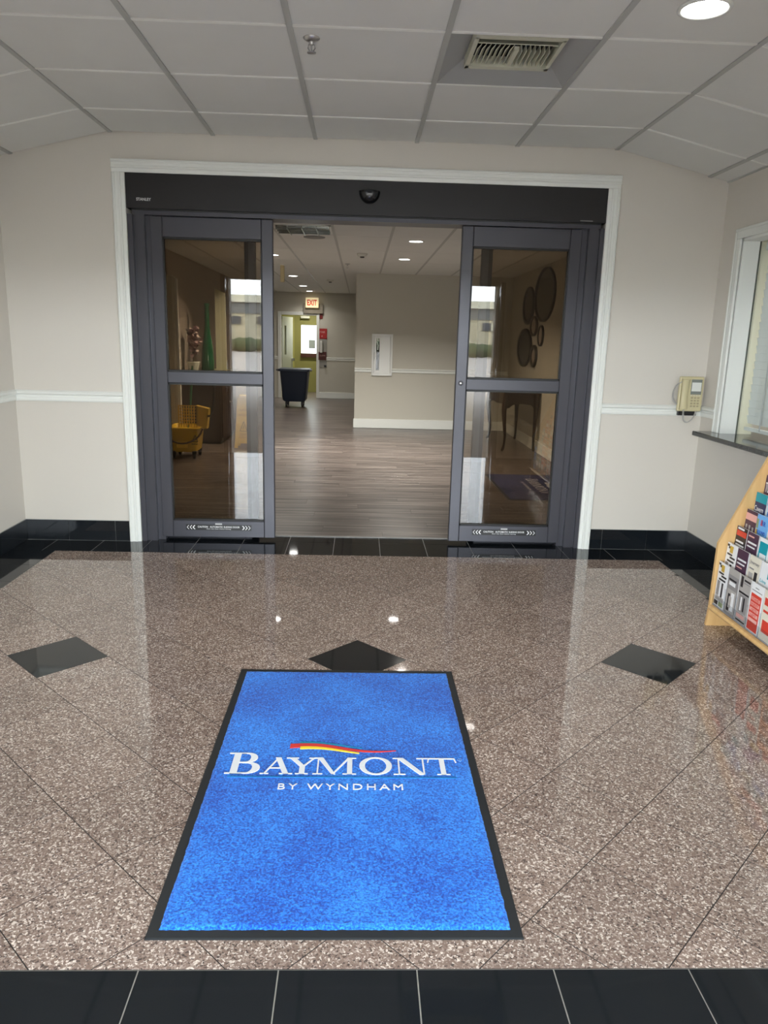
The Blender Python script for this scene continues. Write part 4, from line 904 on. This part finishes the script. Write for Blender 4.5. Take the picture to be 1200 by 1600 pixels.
# ---- rolling bin
bx, by = -1.30, 15.25
rb = thing('rolling_bin', 'dark navy tapered rolling waste bin before the stair doorway', 'bin', (bx, by, 0))
BN = mat('bin_navy', (.022, .032, .055), .42)
def rr(cx, cy, hx, hy, z, r=.05, n=4):
    o = []
    for sx_, sy_, a0 in ((1, 1, 0), (-1, 1, PI / 2), (-1, -1, PI), (1, -1, 1.5 * PI)):
        for i in range(n + 1):
            a = a0 + PI / 2 * i / n; o.append((cx + sx_ * (hx - r) + r * math.cos(a), cy + sy_ * (hy - r) + r * math.sin(a), z))
    return o
MB().loft([rr(bx, by, .195, .24, .11), rr(bx, by, .225, .27, .14), rr(bx, by, .275, .32, .70), rr(bx, by, .285, .33, .71)]).build('tub', BN, rb)
MB().loft([rr(bx, by, .300, .345, .70), rr(bx, by, .305, .35, .725), rr(bx, by, .300, .345, .745)]).build('rim', BN, rb)
for s_ in (-1, 1): MB().prism([(bx + s_ * .29, .70), (bx + s_ * .335, .705), (bx + s_ * .35, .735), (bx + s_ * .29, .74)], 'y', by - .3, by - .1).build('handle', mat('bin_grey', (.10, .10, .11), .5), rb)
for sx_ in (-1, 1):
    for sy_ in (-1, 1):
        cx, cy = bx + sx_ * .155, by + sy_ * .20
        f_ = MB().box(cx - .02, cx + .02, cy - .02, cy + .02, .05, .12).build('caster_fork', BLACKP, rb)
        Mw = Matrix.Translation((cx, cy, .04)) @ Matrix.Rotation(PI / 2, 4, 'Y'); MB().lathe([(.012, -.016), (.038, -.014), (.038, .014), (.012, .016)], n=14, M=Mw).build('wheel', BLACKP, f_)

# ---- fire extinguisher cabinet
fx = thing('extinguisher_cabinet', 'white metal fire extinguisher cabinet with a slim window on the beige lobby wall', 'cabinet', (.33, YB, 1.1))
FX0_, FX1_, FZ0, FZ1 = .168, .488, .815, 1.440; FW = mat('cabinet_white', (.82, .84, .82), .35); y_ = YB
mb = MB(); mb.prism([(FX0_, y_), (FX0_ + .004, y_ - .03), (FX0_ + .03, y_ - .034), (FX0_ + .036, y_ - .02), (FX0_ + .036, y_)], 'z', FZ0, FZ1)
mb.prism([(FX1_, y_), (FX1_ - .004, y_ - .03), (FX1_ - .03, y_ - .034), (FX1_ - .036, y_ - .02), (FX1_ - .036, y_)], 'z', FZ0, FZ1)
mb.box(FX0_ + .01, FX1_ - .01, y_ - .032, y_, FZ0, FZ0 + .036); mb.box(FX0_ + .01, FX1_ - .01, y_ - .032, y_, FZ1 - .036, FZ1); mb.build('frame', FW, fx)
wx0, wx1, wz0, wz1 = .235, .285, .895, 1.375
dd = MB()
for b_ in ((FX0_ + .038, wx0, FZ0 + .038, FZ1 - .038), (wx1, FX1_ - .038, FZ0 + .038, FZ1 - .038), (wx0, wx1, FZ0 + .038, wz0), (wx0, wx1, wz1, FZ1 - .038)): dd.box(b_[0], b_[1], y_ - .026, y_ - .014, b_[2], b_[3])
dd = dd.build('door', FW, fx)
MB().tube([(.208, y_ - .03, 1.17), (.206, y_ - .045, 1.14), (.206, y_ - .045, 1.09), (.208, y_ - .03, 1.06)], .005, 6).build('handle', STEEL, dd)
box('window_pane', CLEAR, (wx0 - .002, wx1 + .002, y_ - .019, y_ - .017, wz0, wz1), dd)
box('dark_lining', mat('lining', (.012, .012, .012), .7), (wx0 - .03, wx1 + .03, y_ - .004, y_ - .001, wz0, wz1), fx)
MB().tube([(.245, y_ - .010, 1.33), (.262, y_ - .010, 1.27), (.258, y_ - .010, 1.20)], .009, 6).build('extinguisher_neck', mat('ext_white', (.8, .8, .8), .3), fx)
MB().tube([(.285, y_ - .009, 1.17), (.262, y_ - .009, 1.14), (.250, y_ - .009, 1.05), (.250, y_ - .009, .93)], .006, 6).build('extinguisher_hose', mat('hose_grey', (.3, .32, .36), .4), fx)

# ================================================================== LEFT SIDE OF THE LOBBY
# white cased wall end
pil = thing('trim_12', 'cream cased wall end behind the left glass door', 'moulding', (-2.17, 8.85, 0), kind='structure')
CWH = mat('casing_cream', (.62, .60, .50), .5)
box('wall_end', CWH, (-2.26, -2.135, 8.84, 8.98, 0, 2.005), pil); MB().bbox(-2.135, -2.10, 8.835, 8.90, 0, 1.99, .006).build('casing', CWH, pil); MB().bbox(-2.10, -2.075, 8.85, 8.90, 0, 1.975, .005).build('casing_bead', WHITE, pil)
# mop bucket
mbk = thing('mop_bucket', 'yellow mop bucket with side wringer behind the left glass door', 'mop bucket', (-1.96, 8.62, 0))
cx, cy = -1.965, 8.60
rings = [rr(cx, cy, .125, .15, .075, .03), rr(cx, cy, .14, .17, .09, .04), rr(cx, cy, .165, .205, .335, .04), rr(cx, cy, .185, .225, .34, .04), rr(cx, cy, .185, .225, .355, .04), rr(cx, cy, .158, .198, .355, .03), rr(cx, cy, .13, .16, .10, .03)]
MB().loft(rings).build('bucket', YEL, mbk)
MB().box(cx - .07, cx + .05, cy - .20, cy - .193, .13, .20).build('front_boss', YEL, mbk)
wr = MB(); wx0, wx1, wy = -1.93, -1.70, 8.60
tilt_ = Matrix.Translation((0, 0, 0))
for k in range(8): x = -2.035 + .0285 * k; wr.box(x - .0055, x + .0055, cy - .055, cy - .04, .345, .590)
for k in range(7): wr.box(-2.04, -1.83, cy - .05, cy - .04, .38 + .034 * k - .0055, .38 + .034 * k + .0055)
wr.build('wringer_grid', YEL, mbk)
MB().prism([(-1.84, .37), (-1.84, .588), (-1.70, .555), (-1.705, .50), (-1.725, .33), (-1.755, .33)], 'y', cy - .055, cy + .06).build('wringer_body', mat('yellow_shade', (.55, .36, .03), .45), mbk)
MB().tube([(-1.71, cy - .07, .475), (-1.675, cy - .07, .48), (-1.655, cy - .05, .53), (-1.645, cy, .70), (-1.64, cy + .02, .90)], .013, 8).build('wringer_handle', BLACKP, mbk)
pts = [(cx - .185 * math.cos(PI * k / 12) * 1.05 + 0, cy - .06 - .20 * math.sin(PI * k / 12), .325 - .14 * math.sin(PI * k / 12)) for k in range(13)]
MB().tube(pts, .010, 8).build('bail_handle', mat('bail_dark', (.05, .02, .018), .5), mbk)
for sx_, sy_ in ((-1, -1), (1, -1), (-1, 1), (1, 1)):
    X, Y = cx + sx_ * .115, cy + sy_ * .15
    f_ = MB().box(X - .022, X + .022, Y - .02, Y + .02, .05, .09).build('caster_fork', BLACKP, mbk)
    Mw = Matrix.Translation((X, Y, .036)) @ Matrix.Rotation(PI / 2, 4, 'Y'); MB().lathe([(.01, -.015), (.036, -.013), (.036, .013), (.01, .015)], n=14, M=Mw).build('wheel', BLACKP, f_)
# caution triangle print on bucket side
tr = MB()
for p, q_ in (((-1.86, .20), (-1.825, .275)), ((-1.825, .275), (-1.80, .20)), ((-1.86, .20), (-1.80, .20))): tr.prism(stroke(p, q_, .006), 'y', cy - .2035, cy - .196)
tr.box(-1.87, -1.80, cy - .2035, cy - .196, .17, .178); tr.build('hazard_print', BLACKP, mbk)
mp = thing('mop', 'green-handled mop standing in the yellow bucket', 'mop', (-1.97, 8.6, .1))
MB().tube([(-1.965, 8.60, .14), (-1.925, 8.66, .60), (-1.90, 8.70, 1.02)], .012, 8).build('handle', mat('mop_green', (.05, .22, .09), .4), mp)
MB().lathe([(.05, 0), (.07, .05), (.05, .10), (.015, .14)], (-1.967, 8.60, .102), 12).build('mop_head', mat('mop_yarn', (.4, .4, .36), .9), mp)

# wet floor sign
ws = thing('caution_floor_sign', 'yellow folding wet floor caution sign behind the left glass door', 'floor sign', (-1.45, 9.46, 0))
YS = mat('sign_yellow', (.85, .62, .12), .45)
for sgn in (-1, 1):
    M = Matrix.Translation((-1.44, 9.46, .62)) @ Matrix.Rotation(sgn * .16, 4, 'X')
    poly = [(-.075, 0), (.075, 0), (.085, -.10), (.105, -.55), (.112, -.63), (.07, -.63), (.066, -.57), (-.066, -.57), (-.07, -.63), (-.112, -.63), (-.105, -.55), (-.085, -.10)]
    pn = MB().prism(poly, 'y', -.006, .006, M=M).build('panel', YS, ws)
    if sgn < 0:
        pr = MB()
        for a, b in (((-.045, -.42), (0, -.30)), ((0, -.30), (.045, -.42)), ((-.045, -.42), (.045, -.42)), ((-.01, -.39), (.008, -.35))): pr.prism(stroke(a, b, .006), 'y', -.0075, -.006, M=M)
        pr.build('hazard_print', BLACKP, pn)
        for s, z, w_ in (('CAUTION', -.16, .12), ('WET FLOOR', -.22, .12), ('CUIDADO', -.46, .11), ('PISO MOJADO', -.50, .12)):
            text_ob('lettering', s, mat('sign_print', (.25, .12, .03), .5), pn, M @ face_front(0, -.0065, z), width=w_, height=.026)
MB().bbox(-1.50, -1.38, 9.44, 9.48, .60, .65, .01).build('hinge_grip', YS, ws)

# dark cabinet with stone top, pot and vase on it
cbn = thing('console_cabinet', 'dark brown cabinet with grey stone top against the left lobby wall', 'cabinet', (-2.0, 10.15, 0))
box('carcass', mat('cabinet_brown', (.05, .032, .024), .5), (-2.258, -1.76, 9.65, 10.75, .04, .885), cbn); MB().bbox(-2.258, -1.73, 9.62, 10.78, .885, .915, .006).build('stone_top', mat('stone_top', (.20, .20, .17), .2), cbn)
MB().box(-2.24, -1.78, 9.68, 10.72, 0, .04).build('plinth', BLACKP, cbn)
for y0_ in (9.68, 10.21):
    d_ = MB().bbox(-1.76, -1.742, y0_, y0_ + .51, .08, .86, .004, n=1).build('cabinet_door', mat('cabinet_brown', (.05, .032, .024), .5), cbn); MB().ball((-1.73, y0_ + (.46 if y0_ < 10 else .05), .5), .014).build('knob', STEEL, d_)
gv = thing('glass_vase', 'tall green bottle-shaped vase with a long neck on the dark cabinet', 'vase', (-1.985, 10.03, .915))
MB().lathe([(.07, 0), (.082, .01), (.082, .10), (.074, .25), (.056, .38), (.040, .48), (.031, .58), (.029, .80), (.036, .84), (.030, .838), (.022, .80), (.022, .60), (.025, .50)], (-1.985, 10.03, .916), 24).build('vase_body', mat('green_glass', (.012, .10, .04), .08, spec=.8), gv)
pt = thing('potted_orchid', 'mauve blossoming orchid in a pale pot beside the green vase', 'potted plant', (-2.125, 9.80, .915))
MB().lathe([(.055, 0), (.062, .02), (.082, .10), (.085, .11), (.075, .11), (.06, .04)], (-2.125, 9.80, .916), 20).build('pot', mat('pot_pale', (.62, .64, .56), .4), pt)
MB().lathe([(.004, .085), (.074, .09), (.074, .098), (.004, .11)], (-2.125, 9.80, .916), 16).build('potting_moss', mat('moss', (.03, .03, .02), .9), pt)
st_m = mat('stem_dark', (.035, .03, .02), .6); bloss = [mat('blossom_mauve', (.50, .34, .34), .7), mat('blossom_pale', (.66, .54, .50), .7), mat('blossom_deep', (.12, .05, .06), .7)]
rnd = random.Random(5); stems = MB(); B3 = [MB(), MB(), MB()]
for k in range(12):
    a = rnd.uniform(0, 2 * PI); hgt = rnd.uniform(.35, .62); out = rnd.uniform(.02, .075); p0 = Vector((-2.125, 9.80, 1.02)); pts = []
    for i in range(7):
        f_ = i / 6; pts.append((p0.x + math.cos(a) * out * f_ ** 1.5 + (.05 * f_ * f_ if k % 3 == 0 else 0), p0.y + math.sin(a) * out * f_, p0.z + hgt * (f_ - .25 * f_ ** 3) ))
    stems.tube(pts, .004, 5, r2=.0015)
    for i in range(20):
        f_ = rnd.uniform(.30, 1.0); q_ = Vector(pts[min(int(f_ * 6), 5)]).lerp(Vector(pts[min(int(f_ * 6) + 1, 6)]), rnd.random()) + Vector((rnd.uniform(-.035, .035), rnd.uniform(-.035, .035), rnd.uniform(-.03, .03)))
        ci = rnd.choice((0, 0, 1, 2)); ax = rnd.uniform(0, PI)
        Mx = Matrix.Translation(q_) @ Matrix.Rotation(ax, 4, 'Z') @ Matrix.Rotation(rnd.uniform(.3, 1.3), 4, 'X')
        for m_ in range(5):
            a2 = 2 * PI * m_ / 5; c2, s2 = math.cos(a2), math.sin(a2)
            B3[ci].add([(0, 0, 0), (.014 * c2 - .011 * s2, .014 * s2 + .011 * c2, .004), (.028 * c2, .028 * s2, .001), (.014 * c2 + .011 * s2, .014 * s2 - .011 * c2, .004)], [(0, 1, 2, 3)], False, Mx)
stems.build('stem', st_m, pt)
for ci, nm in ((0, 'blossoms'), (1, 'pale_blossoms'), (2, 'dark_blossoms')): tag(B3[ci].build(nm, bloss[ci], pt), kind='stuff')
pn = thing('upright_panel', 'pale cream upright panel standing on the dark cabinet behind the vase', 'panel', (-1.82, 10.3, .915))
MB().prism([(-1.90, .916), (-1.765, .916), (-1.765, 1.89), (-1.90, 1.95)], 'y', 10.15, 10.19).build('panel_board', mat('panel_cream', (.50, .50, .36), .6), pn); box('panel_foot', mat('panel_cream', (.50, .50, .36), .6), (-1.92, -1.745, 10.10, 10.24, .9155, .93), pn)
pc = thing('framed_picture', 'small dark red framed picture on the left lobby wall near the orchid', 'picture', (-2.25, 9.55, 1.6))
box('frame', BLACKP, (-2.26, -2.245, 9.46, 9.66, 1.50, 1.70), pc); box('print', mat('print_maroon', (.16, .03, .04), .5), (-2.2455, -2.2435, 9.48, 9.64, 1.52, 1.68), pc)

# ================================================================== RIGHT SIDE OF THE LOBBY
WX = 2.29
def mirror(y, z, ry, rz, label, frame_c, glass_c, fw=.02):
    t = thing('round_mirror', label, 'mirror', (WX, y, z), 'round mirrors above the console table')
    n = 40
    def rg(k, x): return [(x, y + ry * k * math.cos(2 * PI * i / n), z + rz * k * math.sin(2 * PI * i / n)) for i in range(n)]
    MB().loft([rg(1, WX), rg(1, WX - .025), rg(.985, WX - .03), rg(1 - fw / rz, WX - .028), rg(1 - fw / rz - .01, WX - .012)], caps=False).build('frame', mat(*frame_c), t)
    MB().loft([rg(1 - fw / rz, WX - .002), rg(1 - fw / rz, WX - .014)], smooth=False).build('mirror_glass', mat(*glass_c), t)
DK = ('mirror_frame_dark', (.02, .016, .014), .4); GL = ('mirror_silver_dark', (.16, .15, .14), .12, .9); GB = ('disc_brown', (.07, .045, .032), .4); GP_ = ('disc_pale', (.45, .38, .32), .35)
MIRS = [(9.66, 1.96, .52, .33, 'largest round mirror, thin dark rim, highest of the group', DK, GL, .02),
        (10.55, 1.86, .33, .25, 'dark brown disc mirror left of the largest one', DK, GB, .05),
        (10.14, 1.585, .19, .13, 'pale faced round mirror in the middle of the group', ('mirror_frame_brown', (.06, .035, .025), .4), GP_, .03),
        (10.66, 1.30, .44, .26, 'wide dark disc mirror lowest and farthest in the group', DK, ('disc_slate', (.03, .032, .036), .3), .05),
        (10.04, 1.20, .17, .145, 'small dark ring mirror low beside the wide disc', DK, GP_, .05),
        (9.72, 1.46, .13, .13, 'small round mirror below the largest one', DK, GP_, .02)]
for m_ in MIRS: mirror(*m_)
# console table with cabriole legs
ct = thing('console_table', 'dark carved console table with curved cabriole legs against the right lobby wall', 'table', (2.05, 10.1, 0))
TX0, TX1, TY0, TY1 = 1.82, 2.27, 9.50, 10.72
mb = MB(); mb.loft([rr((TX0 + TX1) / 2, (TY0 + TY1) / 2, (TX1 - TX0) / 2, (TY1 - TY0) / 2, .735, .02), rr((TX0 + TX1) / 2, (TY0 + TY1) / 2, (TX1 - TX0) / 2 + .008, (TY1 - TY0) / 2 + .02, .75, .03), rr((TX0 + TX1) / 2, (TY0 + TY1) / 2, (TX1 - TX0) / 2, (TY1 - TY0) / 2 + .01, .765, .02)]); mb.build('tabletop', DWOOD, ct)
ap = [(TX0 + .02, .735), (TX1 - .02, .735), (TX1 - .02, .55), (TX1 - .06, .56), (TX1 - .10, .60), ((TX0 + TX1) / 2, .615), (TX0 + .12, .60), (TX0 + .07, .56), (TX0 + .02, .55)]
MB().prism(ap, 'y', TY0 + .01, TY0 + .035).build('apron', DWOOD, ct); MB().prism(ap, 'y', TY1 - .035, TY1 - .01).build('apron', DWOOD, ct)
apx = [(TY0 + .03, .735), (TY1 - .03, .735), (TY1 - .03, .55), (TY1 - .15, .60), ((TY0 + TY1) / 2, .58), (TY0 + .15, .60), (TY0 + .03, .55)]
MB().prism(apx, 'x', TX0 + .012, TX0 + .034).build('apron', DWOOD, ct)
for lx, ly, sx_, sy_ in ((TX0 + .03, TY0 + .03, -1, -1), (TX1 - .035, TY0 + .03, 1, -1), (TX0 + .03, TY1 - .03, -1, 1), (TX1 - .035, TY1 - .03, 1, 1)):
    ox = .022 * sx_ if sx_ < 0 else .0; oy = .02 * sy_
    pts = [(lx, ly, .735), (lx + ox * .6, ly + oy * .8, .62), (lx + ox, ly + oy, .52), (lx + ox * .3, ly + oy * .2, .36), (lx - ox * .6, ly - oy * .6, .20), (lx - ox * .3, ly - oy * .2, .09), (lx + ox * .6, ly + oy, .03), (lx + ox * 1.0, ly + oy * 1.4, .012)]
    rad = [.036, .036, .032, .024, .018, .016, .022, .010]; rings = []
    for (p, r_) in zip(pts, rad): rings.append([(p[0] + r_ * math.cos(2 * PI * i / 10), p[1] + r_ * math.sin(2 * PI * i / 10), p[2]) for i in range(10)])
    MB().loft(rings).build('leg', DWOOD, ct)
orn = thing('dark_ornament', 'dark spiky ornament standing on the carved console table', 'ornament', (1.98, 9.9, .765))
mb = MB()
for dx, dy, h_ in ((-.06, -.1, .10), (0, 0, .16), (.05, .08, .12), (-.1, .05, .07)): mb.lathe([(.05, 0), (.035, .03), (.02, .06), (.004, h_)], (1.96 + dx, 9.9 + dy, .766), 7, smooth=False)
mb.build('ornament_body', BLACKP, orn)
# paper sign standing on the brochure rack
sg_ = thing('tabletop_sign', 'printed paper sign on top of the brochure rack, mirrored in the right door glass', 'sign', (2.18, 3.30, 1.19))
box('sign_paper', mat('paper_white', (.74, .72, .68), .6), (2.15, 2.153, 3.18, 3.40, 1.193, 1.47), sg_); box('sign_base', mat('base_brown', (.08, .03, .03), .4), (2.12, 2.21, 3.22, 3.36, 1.1895, 1.205), sg_)

# ================================================================== ENTRANCE DOORS AND OUTSIDE (mirrored in the glass)
def swing(xh, sg, label, n):
    t = thing(n, label, 'door', (xh, 1.12, 0), kind='structure'); y0_, y1_ = 1.11, 2.0; a, b = sorted((xh, xh + sg * .045))
    mb = MB(); mb.box(a, b, y0_, y0_ + .09, .01, 1.98); mb.box(a, b, y1_ - .1, y1_, .01, 1.98); mb.box(a, b, y0_, y1_, .01, .16); mb.box(a, b, y0_, y1_, 1.86, 1.98); mb.box(a, b, y0_, y1_, 1.0, 1.08); mb.build('frame', BRONZE, t)
    box('glass_pane', TINT, (xh + sg * .02, xh + sg * .026, y0_ + .05, y1_ - .05, .1, 1.9) if sg > 0 else (xh - .026, xh - .02, y0_ + .05, y1_ - .05, .1, 1.9), t)
    for s_ in (-sg,):
        X = xh + sg * .0225 + s_ * .055
        MB().tube([(xh + sg * .0225, 1.93, .85), (X, 1.93, .85), (X, 1.93, 1.95 - .02), (xh + sg * .0225, 1.93, 1.95 - .02)] if False else [(xh + sg * .0225, 1.95, 1.02), (X, 1.95, 1.02), (X, 1.95, 1.78), (xh + sg * .0225, 1.95, 1.78)], .013, 8).build('pull_handle', STEEL, t)
    t.rotation_euler = (0, 0, -sg * .15)
swing(-1.585, 1, 'glass entrance door leaf opened inward at the left jamb', 'door_6')
swing(1.625, -1, 'glass entrance door leaf opened inward at the right jamb', 'door_7')
struct(box('sky_blocking_canopy', mat('canopy_soffit', (.5, .48, .44), .8), (-8, 8, -7.5, .95, 3.3, 3.6)), 'unseen flat canopy added to block high sky light at the entrance', 'canopy')  # added out of view so only low sky lights the vestibule
for x_ in (-5.5, 5.5): struct(box('column', mat('canopy_column', (.5, .46, .38), .8), (x_ - .25, x_ + .25, -7.2, -6.7, -.02, 3.3)), 'unseen square column added under the sky-blocking canopy, %s side' % ('left' if x_ < 0 else 'right'), 'column')  # columns added along with the unseen canopy
struct(box('ground', mat('concrete_pavement', (.36, .315, .275), .8, mottle=.12, mscale=1.5), (-80, 80, -90, .95, -.10, -.02)), 'pale concrete pavement outside the entrance', 'ground')
bd = thing('low_building', 'low pale building across the car park, seen only mirrored in the door glass', 'building', (0, -56, 0))
BW = mat('stucco_cream', (.50, .44, .30), .8); BG = mat('band_grey', (.16, .16, .15), .6); GLD = mat('window_dark', (.05, .055, .06), .3)
box('wall', BW, (-30, 30, -62, -56, 0, 4.4), bd)
box('parapet', mat('parapet_cream', (.62, .58, .44), .7), (-30.3, 30.3, -62, -55.6, 4.0, 4.6), bd)
box('upper_band', BG, (-30, 30, -55.98, -55.9, 3.1, 4.0), bd)
for k in range(18):
    f_ = box('window', GLD, (-28 + 3.2 * k, -26.2 + 3.2 * k, -55.97, -55.85, 2.2, 2.85), bd)
    box('pane', mat('mullion_cream', (.62, .58, .44), .7), (-27.3 + 3.2 * k, -27.1 + 3.2 * k, -55.86, -55.82, 2.2, 2.85), f_)
hd_ = MB(); rnd = random.Random(2)
for k in range(130):
    hd_.ball((-22 + k * .34 + rnd.uniform(-.1, .1), -53 + rnd.uniform(-.3, .3), .55), rnd.uniform(.45, .62), 7, 5)
tag(hd_.build('hedge', mat('hedge_green', (.06, .08, .03), .9)), 'low clipped hedge before the building across the car park', 'hedge')

# portal that guides daylight sampling through the entrance opening
pl = bpy.data.lights.new('daylight_portal', 'AREA'); pl.shape = 'RECTANGLE'; pl.size = EX1 - EX0; pl.size_y = EZ; pl.cycles.is_portal = True
po = bpy.data.objects.new('daylight_portal', pl); C.objects.link(po); po.location = ((EX0 + EX1) / 2, .96, EZ / 2); po.rotation_euler = (PI / 2, 0, 0)
po['kind'] = 'helper'
